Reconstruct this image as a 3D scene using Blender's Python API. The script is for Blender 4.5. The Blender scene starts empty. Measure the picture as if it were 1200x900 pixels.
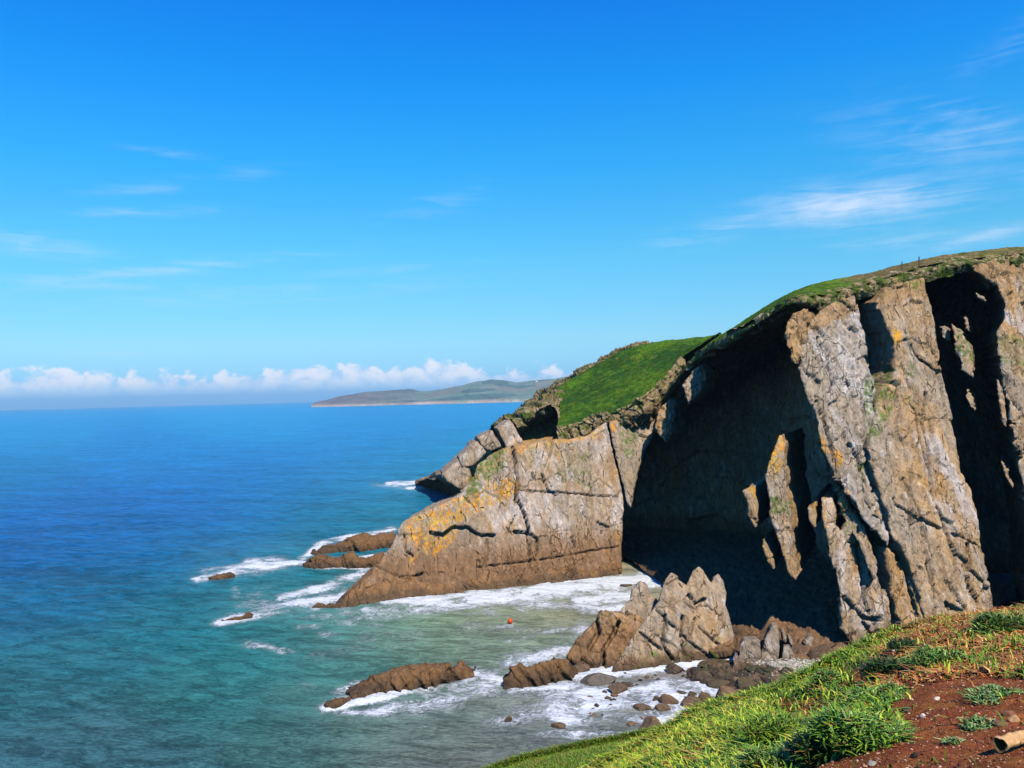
import bpy, math, random
import numpy as np
from mathutils import Vector, Matrix
sc = bpy.context.scene
COL = sc.collection
R = math.radians
# ------------------------------------------------------------------ camera
FP = 950.0                                   # focal length in pixels of a 1200 px wide picture
PITCH, ROLL = math.atan(13.8 / FP), math.atan(0.0258)
EYE = np.array([0.0, 0.0, 40.0])
fw = np.array([0.0, math.cos(PITCH), math.sin(PITCH)])
up0 = np.array([0.0, -math.sin(PITCH), math.cos(PITCH)])
rt0 = np.array([1.0, 0.0, 0.0])
RT = rt0 * math.cos(ROLL) - up0 * math.sin(ROLL)
UP = up0 * math.cos(ROLL) + rt0 * math.sin(ROLL)
cd = bpy.data.cameras.new('camera')
cam = bpy.data.objects.new('camera', cd)
COL.objects.link(cam)
cd.sensor_width = 36.0
cd.lens = 36.0 * FP / 1200.0
cd.clip_start, cd.clip_end = 0.1, 200000.0
m = Matrix.Identity(4)
for i in range(3):
    m[i][0], m[i][1], m[i][2], m[i][3] = RT[i], UP[i], -fw[i], EYE[i]
cam.matrix_world = m
sc.camera = cam
# ------------------------------------------------------------------ light
SUN_EL, SUN_AZ = R(52), R(28)                # azimuth: to the right of straight behind the camera
SUN = np.array([math.sin(SUN_AZ) * math.cos(SUN_EL), -math.cos(SUN_AZ) * math.cos(SUN_EL), math.sin(SUN_EL)])
sd_ = bpy.data.lights.new('sun', 'SUN')
sd_.energy, sd_.angle, sd_.color = 5.0, R(0.5), (1.0, 0.93, 0.80)
so = bpy.data.objects.new('sun', sd_)
COL.objects.link(so)
so.location = (60, -60, 200)
so.rotation_euler = Vector(SUN).to_track_quat('Z', 'Y').to_euler()
sc.view_settings.view_transform = 'Standard'
sc.view_settings.look = 'None'
sc.view_settings.exposure = 0.12
sc.view_settings.gamma = 1.0
sc.render.engine = 'CYCLES'
sc.cycles.use_denoising = True
sc.cycles.max_bounces = 5
sc.cycles.diffuse_bounces = 0
sc.cycles.volume_bounces = 0


class NT:                                    # small node-tree helper
    def __init__(s, tree):
        s.t = tree
        s.n, s.l = tree.nodes, tree.links

    def new(s, typ, **kw):
        nd = s.n.new(typ)
        for k, v in kw.items():
            setattr(nd, k, v)
        return nd

    def inp(s, sock, v):
        if v is None:
            return
        if isinstance(v, bpy.types.NodeSocket):
            s.l.new(v, sock)
        else:
            sock.default_value = v

    def math(s, op, a, b=None, c=None, clamp=False):
        nd = s.new('ShaderNodeMath', operation=op, use_clamp=clamp)
        for i, v in enumerate((a, b, c)):
            s.inp(nd.inputs[i], v)
        return nd.outputs[0]

    def mix(s, f, a, b, blend='MIX'):
        nd = s.new('ShaderNodeMix', data_type='RGBA', blend_type=blend)
        s.inp(nd.inputs[0], f)
        for k, v in ((6, a), (7, b)):
            if isinstance(v, tuple) and len(v) == 3:
                v = v + (1.0,)
            s.inp(nd.inputs[k], v)
        return nd.outputs[2]

    def ramp(s, v, a, b, lo=0.0, hi=1.0):
        nd = s.new('ShaderNodeMapRange', interpolation_type='SMOOTHSTEP')
        for i, x in enumerate((v, a, b, lo, hi)):
            s.inp(nd.inputs[i], x)
        return nd.outputs[0]

    def noise(s, vec, scale, detail=4, rough=0.55, dist=0.0, out=0):
        nd = s.new('ShaderNodeTexNoise')
        s.inp(nd.inputs['Vector'], vec)
        nd.inputs['Scale'].default_value = scale
        nd.inputs['Detail'].default_value = detail
        nd.inputs['Roughness'].default_value = rough
        nd.inputs['Distortion'].default_value = dist
        return nd.outputs[out]

    def mapping(s, vec, scale=(1, 1, 1), rot=(0, 0, 0), loc=(0, 0, 0)):
        nd = s.new('ShaderNodeMapping')
        s.inp(nd.inputs['Vector'], vec)
        nd.inputs['Scale'].default_value = scale
        nd.inputs['Rotation'].default_value = rot
        nd.inputs['Location'].default_value = loc
        return nd.outputs[0]

    def comb(s, x, y, z):
        nd = s.new('ShaderNodeCombineXYZ')
        for i, v in enumerate((x, y, z)):
            s.inp(nd.inputs[i], v)
        return nd.outputs[0]


# ------------------------------------------------------------------ sky with cirrus and a low bank of cumulus
world = bpy.data.worlds.new('World')
sc.world = world
world.use_nodes = True
w = NT(world.node_tree)
w.n.clear()
sky = w.new('ShaderNodeTexSky', sky_type='NISHITA')
sky.sun_disc = False
sky.sun_elevation, sky.sun_rotation = SUN_EL, math.pi - SUN_AZ
sky.altitude, sky.air_density, sky.dust_density, sky.ozone_density = 0, 1.0, 0.15, 2.5
geo = w.new('ShaderNodeTexCoord')
sep = w.new('ShaderNodeSeparateXYZ')
w.l.new(geo.outputs['Generated'], sep.inputs[0])
az = w.math('MULTIPLY', w.math('ARCTAN2', sep.outputs[0], sep.outputs[1]), 57.2958)
el = w.math('MULTIPLY', w.math('ARCSINE', sep.outputs[2]), 57.2958)


def deg(px, py):                              # picture position -> azimuth and elevation in degrees
    d = fw * FP + RT * (px - 600) - UP * (py - 450)
    return math.degrees(math.atan2(d[0], d[1])), math.degrees(math.asin(d[2] / np.linalg.norm(d)))


# the clear, strongly coloured air of the day: the same for every direction, deeper upwards
tint = w.new('ShaderNodeValToRGB')
w.l.new(w.math('DIVIDE', w.math('ADD', el, 2.0), 92.0), tint.inputs[0])
cr = tint.color_ramp
for k_, (e_, c_) in enumerate(((-0.5, (.20, .60, 1.48)), (1.5, (.40, .80, 1.36)), (3.9, (.57, 0.99, 1.24)), (9.8, (.40, 1.22, 1.42)), (15.5, (.17, 1.27, 1.78)), (21.0, (.055, 1.20, 2.1)), (26.4, (.03, 1.04, 2.24)), (34, (.02, .80, 2.0)), (50, (.015, .58, 1.6)), (80, (.01, .45, 1.3)))):
    t_ = (e_ + 2.0) / 92.0
    el_ = cr.elements[k_] if k_ < 2 else cr.elements.new(t_)
    el_.position = t_
    el_.color = tuple(x / 2.5 for x in c_) + (1,)
SKYC = w.mix(1.0, sky.outputs[0], tint.outputs[0], 'MULTIPLY')
scl = w.new('ShaderNodeVectorMath', operation='SCALE')
w.l.new(SKYC, scl.inputs[0])
scl.inputs['Scale'].default_value = 2.5
SKYC = scl.outputs[0]
# cumulus: billowing tops along a low band
pv = w.comb(az, w.math('MULTIPLY', el, 1.25), 0.0)
big = w.noise(pv, 0.16, 2, 0.5)
bil = w.noise(pv, 0.75, 6, 0.58, 0.25)
fin = w.noise(pv, 2.6, 4, 0.6)
topel = w.math('ADD', w.math('MULTIPLY', big, 3.9), 0.28)
prof = w.math('SUBTRACT', topel, el)
dens = w.math('ADD', w.math('MULTIPLY', prof, 0.75), w.math('MULTIPLY', w.math('SUBTRACT', bil, 0.5), 2.6))
dens = w.math('ADD', dens, w.math('MULTIPLY', w.math('SUBTRACT', fin, 0.5), 0.55))
cu = w.ramp(dens, 0.0, 0.45)
low = w.ramp(el, 0.2, 1.7, 0.0, 1.0)
cu = w.math('MULTIPLY', w.math('MULTIPLY', cu, low), 0.92)
shade = w.ramp(bil, 0.3, 0.62)
cucol = w.mix(shade, (0.52, 0.73, 1.0), (0.94, 0.95, 1.0))
# cirrus: wind-drawn wisps, each within a soft oval
st = w.mapping(pv, (0.16, 1.2, 1), (0, 0, R(9)))
fib = w.noise(st, 1.2, 6, 0.62, 0.7)
fib2 = w.noise(pv, 0.32, 5, 0.6, 0.3)
cir = None
for (px, py, rx, ry, tilt, amp) in ((1000, 240, 6.2, 1.35, 0, 1.0), (1015, 244, 4.0, 0.9, -3, 1.0), (870, 262, 6.0, 0.9, 10, 0.42), (1160, 276, 3.6, 0.5, 8, 0.65), (1120, 170, 6.5, 2.2, -18, 0.34), (1140, 142, 3.5, 1.0, -20, 0.42),
                                    (1060, 280, 6.5, 0.6, 0, 0.35), (150, 320, 12.0, 0.55, 8, 0.5), (60, 333, 9.0, 0.5, 2, 0.4), (160, 222, 2.6, 0.30, 6, 0.45), (178, 249, 4.0, 0.33, 5, 0.5), (196, 179, 2.2, 0.28, -2, 0.45),
                                    (40, 286, 4.2, 0.8, -6, 0.45), (440, 318, 6.0, 0.35, 5, 0.3), (520, 236, 4.5, 0.9, 14, 0.2), (150, 414, 5.0, 0.22, 0, 0.35), (330, 345, 15.0, 0.7, 4, 0.30), (1195, 45, 3.0, 0.8, 20, 0.25), (270, 205, 4.0, 0.5, 8, 0.18)):
    a0, e0 = deg(px, py)
    ca, sa = math.cos(R(tilt)), math.sin(R(tilt))
    da, de = w.math('SUBTRACT', az, a0), w.math('SUBTRACT', el, e0)
    u = w.math('ADD', w.math('MULTIPLY', da, ca / rx), w.math('MULTIPLY', de, sa / rx))
    v = w.math('ADD', w.math('MULTIPLY', da, -sa / ry), w.math('MULTIPLY', de, ca / ry))
    q = w.math('ADD', w.math('MULTIPLY', u, u), w.math('MULTIPLY', v, v))
    g = w.math('MULTIPLY', w.math('EXPONENT', w.math('MULTIPLY', q, -1.1)), amp)
    cir = g if cir is None else w.math('MAXIMUM', cir, g)
cirf = w.math('MULTIPLY', cir, w.ramp(w.math('ADD', w.math('MULTIPLY', fib, 0.7), w.math('MULTIPLY', fib2, 0.3)), w.math('SUBTRACT', 0.42, w.math('MULTIPLY', cir, 0.20)), w.math('SUBTRACT', 0.74, w.math('MULTIPLY', cir, 0.12))), clamp=True)
K = 1.0 / 0.1
out = w.mix(w.math('MULTIPLY', cirf, 0.85), SKYC, tuple(K * c for c in (0.66, 0.78, 0.97)))
sc_cu = w.new('ShaderNodeVectorMath', operation='SCALE')
w.l.new(cucol, sc_cu.inputs[0])
sc_cu.inputs['Scale'].default_value = K * 0.98
out = w.mix(cu, out, sc_cu.outputs[0])
bg = w.new('ShaderNodeBackground')
bg.inputs['Strength'].default_value = 0.1
w.l.new(out, bg.inputs['Color'])
wo = w.new('ShaderNodeOutputWorld')
w.l.new(bg.outputs[0], wo.inputs['Surface'])


# ------------------------------------------------------------------ geometry helpers
def ray(px, py):
    return fw * FP + RT * (px - 600) - UP * (py - 450)


def W(px, py, y):                            # point seen at (px, py), y metres ahead
    d = ray(px, py)
    return EYE + d * (y / d[1])


def Z(px, py, z=0.0):                        # point seen at (px, py) on the level z
    d = ray(px, py)
    return EYE + d * ((z - EYE[2]) / d[2])


def OnPlane(px, py, P0, N):
    d = ray(px, py)
    return EYE + d * (np.dot(P0 - EYE, N) / np.dot(d, N))


def proj(P):
    q = P - EYE
    f = np.maximum(q @ fw, 1e-3)
    return 600 + FP * (q @ RT) / f, 450 - FP * (q @ UP) / f


def lin(*c):
    c = np.array(c, float) / 255.0
    return np.where(c <= 0.04045, c / 12.92, ((c + 0.055) / 1.055) ** 2.4)


def _h(ix, iy, iz, seed):
    n = (ix.astype(np.uint32) * np.uint32(374761393) + iy.astype(np.uint32) * np.uint32(668265263) + iz.astype(np.uint32) * np.uint32(2147483647) + np.uint32(seed * 974711 + 17))
    n = (n ^ (n >> np.uint32(13))) * np.uint32(1274126177)
    n = (n ^ (n >> np.uint32(16))) * np.uint32(2246822519)
    return n ^ (n >> np.uint32(15))


def _hf(ix, iy, iz, seed):
    return (_h(ix, iy, iz, seed) & np.uint32(0xffff)).astype(np.float32) / 65535.0


def pnoise(p, seed=0):                       # gradient noise, about -1..1
    p = np.asarray(p, np.float32)
    i = np.floor(p).astype(np.int64)
    f = p - i
    u = f * f * f * (f * (f * 6 - 15) + 10)
    r = 0
    for dx in (0, 1):
        for dy in (0, 1):
            for dz in (0, 1):
                h = _h(i[:, 0] + dx, i[:, 1] + dy, i[:, 2] + dz, seed)
                gx = (h & np.uint32(1023)).astype(np.float32) / 511.5 - 1
                gy = ((h >> np.uint32(10)) & np.uint32(1023)).astype(np.float32) / 511.5 - 1
                gz = ((h >> np.uint32(20)) & np.uint32(1023)).astype(np.float32) / 511.5 - 1
                wgt = (u[:, 0] if dx else 1 - u[:, 0]) * (u[:, 1] if dy else 1 - u[:, 1]) * (u[:, 2] if dz else 1 - u[:, 2])
                r = r + wgt * (gx * (f[:, 0] - dx) + gy * (f[:, 1] - dy) + gz * (f[:, 2] - dz))
    return r * 1.2


def fbm(p, scale=1.0, octs=4, seed=0, gain=0.5, ridged=False):
    p = np.asarray(p, np.float32) * scale
    a, s, tot = 1.0, 0, 0
    for o in range(octs):
        n = pnoise(p, seed + o * 7)
        if ridged:
            n = 1 - 2 * np.abs(n)
        s = s + a * n
        tot += a
        a *= gain
        p = p * 2.03 + 11.7
    return s / tot


def vor(s, t, seed=0):                       # 2-D cells: (id random, id random 2, distance to border, dx, dy)
    i, j = np.floor(s).astype(np.int64), np.floor(t).astype(np.int64)
    f1 = np.full(s.shape, 9.0, np.float32)
    f2 = f1.copy()
    a = np.zeros(s.shape, np.float32)
    b, ox, oy = a.copy(), a.copy(), a.copy()
    z = np.zeros_like(i)
    for di in (-1, 0, 1):
        for dj in (-1, 0, 1):
            hx, hy = _hf(i + di, j + dj, z, seed), _hf(i + di, j + dj, z + 1, seed)
            dx, dy = s - (i + di + hx), t - (j + dj + hy)
            d = np.sqrt(dx * dx + dy * dy)
            c = d < f1
            f2 = np.where(c, f1, np.minimum(f2, d))
            f1 = np.where(c, d, f1)
            a = np.where(c, _hf(i + di, j + dj, z + 2, seed), a)
            b = np.where(c, _hf(i + di, j + dj, z + 3, seed), b)
            ox, oy = np.where(c, dx, ox), np.where(c, dy, oy)
    return a, b, f2 - f1, ox, oy


def sst(x, a, b):
    t = np.clip((x - a) / (b - a), 0, 1)
    return t * t * (3 - 2 * t)


def seg_dist(P, poly, closed=False):         # distance of 2-D points to a polyline
    P = np.asarray(P, np.float32)
    best = np.full(len(P), 1e9, np.float32)
    q = np.asarray(poly, np.float32)
    n = len(q) if closed else len(q) - 1
    for k in range(n):
        a, b = q[k], q[(k + 1) % len(q)]
        ab = b - a
        t = np.clip(((P - a) @ ab) / max(float(ab @ ab), 1e-9), 0, 1)
        d = P - (a + t[:, None] * ab)
        best = np.minimum(best, (d * d).sum(1))
    return np.sqrt(best)


def inside(P, poly):
    P = np.asarray(P, np.float32)
    q = np.asarray(poly, np.float32)
    r = np.zeros(len(P), bool)
    for k in range(len(q)):
        a, b = q[k - 1], q[k]
        if a[1] == b[1]:
            continue
        c = (a[1] > P[:, 1]) != (b[1] > P[:, 1])
        r ^= c & (P[:, 0] < (b[0] - a[0]) * (P[:, 1] - a[1]) / (b[1] - a[1]) + a[0])
    return r


def soft_poly(P, poly, soft):                # 1 inside, fading to 0 over `soft` outside
    d = seg_dist(P, poly, True)
    return np.where(inside(P, poly), 1.0, np.clip(1 - d / soft, 0, 1))


def mesh_obj(name, V, F, mat, parent=None, col=None, attrs=None, smooth=True):
    me = bpy.data.meshes.new(name)
    V = np.asarray(V, np.float32)
    if isinstance(F, np.ndarray):
        k = F.shape[1]
        me.vertices.add(len(V))
        me.vertices.foreach_set('co', V.ravel())
        me.loops.add(F.size)
        me.loops.foreach_set('vertex_index', F.astype(np.int32).ravel())
        me.polygons.add(len(F))
        me.polygons.foreach_set('loop_start', np.arange(0, F.size, k, dtype=np.int32))
        me.update(calc_edges=True)
        me.validate()
    else:
        me.from_pydata(V.tolist(), [], F)
        me.update()
    if smooth is not None:
        me.polygons.foreach_set('use_smooth', np.full(len(me.polygons), bool(smooth)))
    if col is not None:
        a = me.attributes.new('col', 'FLOAT_COLOR', 'POINT')
        c = np.ones((len(V), 4), np.float32)
        c[:, :3] = col
        a.data.foreach_set('color', c.ravel())
    for k_, v_ in (attrs or {}).items():
        a = me.attributes.new(k_, 'FLOAT', 'POINT')
        a.data.foreach_set('value', np.asarray(v_, np.float32))
    me.materials.append(mat)
    o = bpy.data.objects.new(name, me)
    COL.objects.link(o)
    if parent is not None:
        o.parent = parent
        o.matrix_parent_inverse = Matrix.Translation(-parent.location)
    return o


def tag(o, label=None, cat=None, group=None, kind=None):
    for k, v in (('label', label), ('category', cat), ('group', group), ('kind', kind)):
        if v:
            o[k] = v
    return o


def thing(name, label, cat, loc, group=None):
    o = bpy.data.objects.new(name, None)
    COL.objects.link(o)
    o.location = Vector([float(x) for x in loc])
    o.empty_display_size = 1.0
    return tag(o, label, cat, group)


# ------------------------------------------------------------------ materials
def mat_new(name):
    m_ = bpy.data.materials.new(name)
    m_.use_nodes = True
    t = NT(m_.node_tree)
    t.n.clear()
    bs = t.new('ShaderNodeBsdfPrincipled')
    o = t.new('ShaderNodeOutputMaterial')
    t.l.new(bs.outputs[0], o.inputs['Surface'])
    return m_, t, bs


def mat_attr(name, scale, var, bump, bscale, rough=0.9, spec=0.2, hue=0.0, stretch=(1, 1, 1), pits=0.0, sub=0.0):
    """colour from the mesh's own colour attribute, broken up by grain; relief from noise"""
    m_, t, bs = mat_new(name)
    at = t.new('ShaderNodeAttribute', attribute_name='col')
    tc = t.new('ShaderNodeTexCoord')
    vec = t.mapping(tc.outputs['Object'], stretch)
    n1 = t.noise(vec, scale, 6, 0.65)
    n2 = t.noise(vec, scale * 5.3, 4, 0.6)
    f = t.math('ADD', t.math('MULTIPLY', n1, 0.6), t.math('MULTIPLY', n2, 0.4))
    k = t.ramp(f, 0.3, 0.7, 1 - var, 1 + var)
    sc_ = t.new('ShaderNodeVectorMath', operation='SCALE')
    t.l.new(at.outputs['Color'], sc_.inputs[0])
    t.l.new(k, sc_.inputs['Scale'])
    c = sc_.outputs[0]
    if hue:
        n3 = t.noise(vec, scale * 0.6, 3)
        hsv = t.new('ShaderNodeHueSaturation')
        t.inp(hsv.inputs['Hue'], t.ramp(n3, 0.3, 0.7, 0.5 - hue, 0.5 + hue))
        t.l.new(c, hsv.inputs['Color'])
        c = hsv.outputs[0]
    t.l.new(c, bs.inputs['Base Color'])
    bs.inputs['Roughness'].default_value = rough
    bs.inputs['Specular IOR Level'].default_value = spec
    if bump:
        b1 = t.noise(vec, bscale, 6, 0.68)
        h = b1
        if pits:
            vo = t.new('ShaderNodeTexVoronoi', feature='DISTANCE_TO_EDGE')
            t.l.new(t.mapping(vec, (1.0, 1.0, 0.6)), vo.inputs['Vector'])
            vo.inputs['Scale'].default_value = bscale * 0.45
            h = t.math('ADD', b1, t.math('MULTIPLY', t.ramp(vo.outputs['Distance'], 0.0, 0.09), pits))
        bp = t.new('ShaderNodeBump')
        bp.inputs['Strength'].default_value = 1.0
        bp.inputs['Distance'].default_value = bump
        t.l.new(h, bp.inputs['Height'])
        t.l.new(bp.outputs[0], bs.inputs['Normal'])
    return m_




def rock_material(name, fine=1.0):
    """bare jointed rock: the mesh's own colours, chipped into facets, with fine open joints at two sizes"""
    m_, t, bs = mat_new(name)
    at = t.new('ShaderNodeAttribute', attribute_name='col')
    tc = t.new('ShaderNodeTexCoord')
    vec = t.mapping(tc.outputs['Object'], (1, 1, 0.34), (R(8), R(-16), 0))
    wn = t.new('ShaderNodeTexNoise')
    t.l.new(vec, wn.inputs['Vector'])
    wn.inputs['Scale'].default_value = 0.5 * fine
    wn.inputs['Detail'].default_value = 4
    wv = t.new('ShaderNodeVectorMath', operation='MULTIPLY_ADD')
    t.l.new(wn.outputs['Color'], wv.inputs[0])
    wv.inputs[1].default_value = (1.3 / fine,) * 3
    t.l.new(vec, wv.inputs[2])
    wv = wv.outputs[0]
    n1 = t.noise(vec, 0.9 * fine, 6, 0.68)
    n2 = t.noise(vec, 4.2 * fine, 5, 0.65)
    pm = t.noise(vec, 0.13 * fine, 3)

    def vor_(scale, feature, out):
        v_ = t.new('ShaderNodeTexVoronoi', feature=feature)
        t.l.new(wv, v_.inputs['Vector'])
        v_.inputs['Scale'].default_value = scale * fine
        v_.inputs['Randomness'].default_value = 1.0
        return v_.outputs[out]
    j1, j2 = vor_(0.26, 'DISTANCE_TO_EDGE', 'Distance'), vor_(0.85, 'DISTANCE_TO_EDGE', 'Distance')
    c2 = vor_(0.85, 'F1', 'Color')
    c3 = vor_(2.3, 'F1', 'Color')
    sx_ = t.new('ShaderNodeSeparateColor')
    t.l.new(c2, sx_.inputs[0])
    sy_ = t.new('ShaderNodeSeparateColor')
    t.l.new(c3, sy_.inputs[0])
    m1 = t.ramp(n1, 0.50, 0.62)                            # joints open and close along their length
    m2 = t.ramp(pm, 0.50, 0.66)
    o1 = t.math('MULTIPLY', t.ramp(j1, 0.010, 0.035, 1, 0), m1)
    o2 = t.math('MULTIPLY', t.math('MULTIPLY', t.ramp(j2, 0.012, 0.045, 1, 0), m2), t.ramp(n1, 0.40, 0.55))
    op = t.math('MAXIMUM', o1, t.math('MULTIPLY', o2, 0.85))
    k = t.ramp(t.math('ADD', t.math('MULTIPLY', n1, 0.55), t.math('MULTIPLY', n2, 0.45)), 0.32, 0.68, 0.62, 1.42)
    fac = t.math('ADD', 0.80, t.math('ADD', t.math('MULTIPLY', sx_.outputs[0], 0.20), t.math('MULTIPLY', sy_.outputs[1], 0.20)))
    k = t.math('MULTIPLY', k, fac)
    sc_ = t.new('ShaderNodeVectorMath', operation='SCALE')
    t.l.new(at.outputs['Color'], sc_.inputs[0])
    t.l.new(k, sc_.inputs['Scale'])
    col = t.mix(t.math('MULTIPLY', op, 0.72), sc_.outputs[0], tuple(lin(46, 38, 30)))
    t.l.new(col, bs.inputs['Base Color'])
    bs.inputs['Roughness'].default_value = 0.88
    bs.inputs['Specular IOR Level'].default_value = 0.18
    h = t.math('ADD', t.math('MULTIPLY', n1, 0.55), t.math('MULTIPLY', n2, 0.22))
    h = t.math('ADD', h, t.math('ADD', t.math('MULTIPLY', sx_.outputs[1], 0.16), t.math('MULTIPLY', sy_.outputs[0], 0.09)))
    h = t.math('SUBTRACT', h, t.math('MULTIPLY', op, 0.5))
    bp = t.new('ShaderNodeBump')
    bp.inputs['Strength'].default_value = 1.0
    bp.inputs['Distance'].default_value = 0.75 / fine
    t.l.new(h, bp.inputs['Height'])
    t.l.new(bp.outputs[0], bs.inputs['Normal'])
    return m_


M_ROCK = rock_material('cliff_rock')
M_REEF = rock_material('reef_rock', 2.0)
M_BOULDER = mat_attr('boulder_rock', 1.6, 0.45, 0.30, 2.6, 0.62, 0.35, 0.01)
M_TURF = mat_attr('turf', 0.8, 0.55, 0.6, 1.6, 0.95, 0.1, 0.02)
M_HILL = mat_attr('far_hill', 0.008, 0.25, 0.0, 1, 0.95, 0.1)
M_SOIL = mat_attr('soil', 7.0, 0.45, 0.035, 30.0, 0.95, 0.15, 0.01)
M_LEAF = mat_attr('grass_leaf', 3.0, 0.30, 0.0, 1, 0.55, 0.35, 0.01)
M_STONE = mat_attr('small_stone', 12.0, 0.3, 0.01, 30.0, 0.8, 0.3)


def mat_plain(name, c, rough=0.6, spec=0.3, var=0.12, scale=8):
    m_, t, bs = mat_new(name)
    tc = t.new('ShaderNodeTexCoord')
    n = t.noise(tc.outputs['Object'], scale, 4)
    t.l.new(t.mix(t.ramp(n, 0.3, 0.7), tuple(x * (1 - var) for x in c), tuple(min(1, x * (1 + var)) for x in c)), bs.inputs['Base Color'])
    bs.inputs['Roughness'].default_value = rough
    bs.inputs['Specular IOR Level'].default_value = spec
    return m_


# ------------------------------------------------------------------ rock colour
LICHEN = []                                  # (polygon in the picture, strength) - orange lichen crusts on ledges and edges
MOSS = []
EARTH = [([(935, 340), (1040, 312), (1095, 304), (1092, 338), (1045, 352), (1010, 358), (960, 382), (938, 390)], 0.8), ([(1095, 300), (1210, 292), (1210, 320), (1100, 325)], 0.7), ([(1030, 350), (1085, 345), (1080, 400), (1045, 420)], 0.35)]
GREY, TAN, BROWN, DARK = lin(150, 132, 110), lin(164, 128, 84), lin(124, 90, 58), lin(70, 60, 48)
OCHRE, PALE, ORANGE, GREEN = lin(165, 118, 55), lin(186, 176, 168), lin(205, 135, 18), lin(78, 100, 30)


def rock_colour(P, seed=0, warm=0.0, tide=9.0, pale=0.0, gain=1.0):
    P = np.asarray(P, np.float32)
    st = P * np.array([1, 1, 0.28], np.float32)
    a = fbm(st, 0.11, 4, seed + 1)
    b = fbm(st, 0.45, 4, seed + 2)
    c = fbm(P, 1.3, 3, seed + 3)
    k = sst(a + 0.35 * b + warm, -0.25, 0.45)[:, None]
    col = GREY * (1 - k) + TAN * k
    k = sst(b + 0.3 * c + warm * 0.5, 0.22, 0.6)[:, None] * 0.6
    col = col * (1 - k) + OCHRE * k
    k = sst(a - 0.6 * b + pale, 0.25, 0.7)[:, None] * 0.75
    col = col * (1 - k) + PALE * k
    sk = fbm(P * np.array([1, 1, 0.12], np.float32), 1.1, 4, seed + 5)
    k = sst(sk, 0.05, 0.45)[:, None] * 0.55
    col = col * (1 - k) + PALE * k
    k = sst(-sk, 0.12, 0.5)[:, None] * 0.5
    col = col * (1 - k) + lin(118, 96, 74) * k
    z = P[:, 2] + 2.5 * a + 1.5 * b           # tidal zone: brown weed-stained rock
    k = (1 - sst(z, tide * 0.35, tide))[:, None] * 0.85
    col = col * (1 - k) + BROWN * k
    k = (1 - sst(z, 0.2, 2.2))[:, None] * 0.7
    col = col * (1 - k) + DARK * k
    col = col * (1 + 0.28 * c + 0.18 * fbm(P, 3.1, 2, seed + 9))[:, None]
    px, py = proj(P)
    pp = np.stack([px, py], 1)
    rag = 0.5 * fbm(P, 0.5, 3, seed + 21) + 0.6 * fbm(P, 1.7, 2, seed + 22)
    rag2 = 0.55 * fbm(P * np.array([1, 1, 0.35], np.float32), 0.9, 3, seed + 25) + 0.75 * fbm(P, 2.2, 3, seed + 26)
    ym = sst(fbm(P, 0.6, 3, seed + 27), -0.2, 0.3)[:, None]
    for poly, s in LICHEN:
        mk = soft_poly(pp, poly, 7)
        k = (sst(mk * s * 0.67 + rag2, 0.42, 0.80) * (mk > 0))[:, None] * 0.92
        oc = ORANGE * (1 - ym) + lin(172, 140, 44) * ym
        col = col * (1 - k) + oc * (1 + 0.5 * rag2[:, None]) * k
    for poly, s in EARTH:
        mk = soft_poly(pp, poly, 12)
        k = (sst(mk * s + 0.8 * rag, 0.35, 0.75) * (mk > 0))[:, None] * 0.8
        col = col * (1 - k) + lin(150, 116, 76) * (1 + 0.5 * rag2[:, None]) * k
    for poly, s in MOSS:
        mk = soft_poly(pp, poly, 9)
        k = (sst(mk * s + rag, 0.40, 0.75) * (mk > 0))[:, None] * 0.85
        col = col * (1 - k) + GREEN * (1 + 0.3 * rag[:, None]) * k
    return np.clip(col * gain * 1.14, 0.01, 0.85)


def grid_faces(nu, nv):
    i = np.arange(nu * nv).reshape(nu, nv)
    return np.stack([i[:-1, :-1].ravel(), i[1:, :-1].ravel(), i[1:, 1:].ravel(), i[:-1, 1:].ravel()], 1)


def resample(rows, n):
    """each row of control points -> n points evenly along its index, smoothly joined"""
    rows = np.asarray(rows, float)
    k = rows.shape[0]
    t = np.linspace(0, k - 1, n)
    i = np.clip(np.floor(t).astype(int), 0, k - 2)
    f = (t - i).reshape((n,) + (1,) * (rows.ndim - 1))
    p0, p1, p2, p3 = rows[np.clip(i - 1, 0, k - 1)], rows[i], rows[i + 1], rows[np.clip(i + 2, 0, k - 1)]
    m1, m2 = 0.5 * (p2 - p0), 0.5 * (p3 - p1)
    f2, f3 = f * f, f * f * f
    return (2 * f3 - 3 * f2 + 1) * p1 + (f3 - 2 * f2 + f) * m1 + (-2 * f3 + 3 * f2) * p2 + (f3 - f2) * m2


def loft(rows, nu, nv):
    """surface through rows of control points (all rows equally long): (nu*nv points, unit normals)"""
    a = resample(np.asarray(rows, float), nu)              # nu x m x 3
    g = resample(np.swapaxes(a, 0, 1), nv)                 # nv x nu x 3
    return np.swapaxes(g, 0, 1)


def normals(G):
    du, dv = np.gradient(G, axis=0), np.gradient(G, axis=1)
    n = np.cross(du, dv)
    return n / np.maximum(np.linalg.norm(n, axis=2, keepdims=True), 1e-9)


ZUP = np.array([0, 0, 1.0])
EDIR = np.array([-0.13, 0.99, 0.0])          # the joints run this way into the cliff


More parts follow.
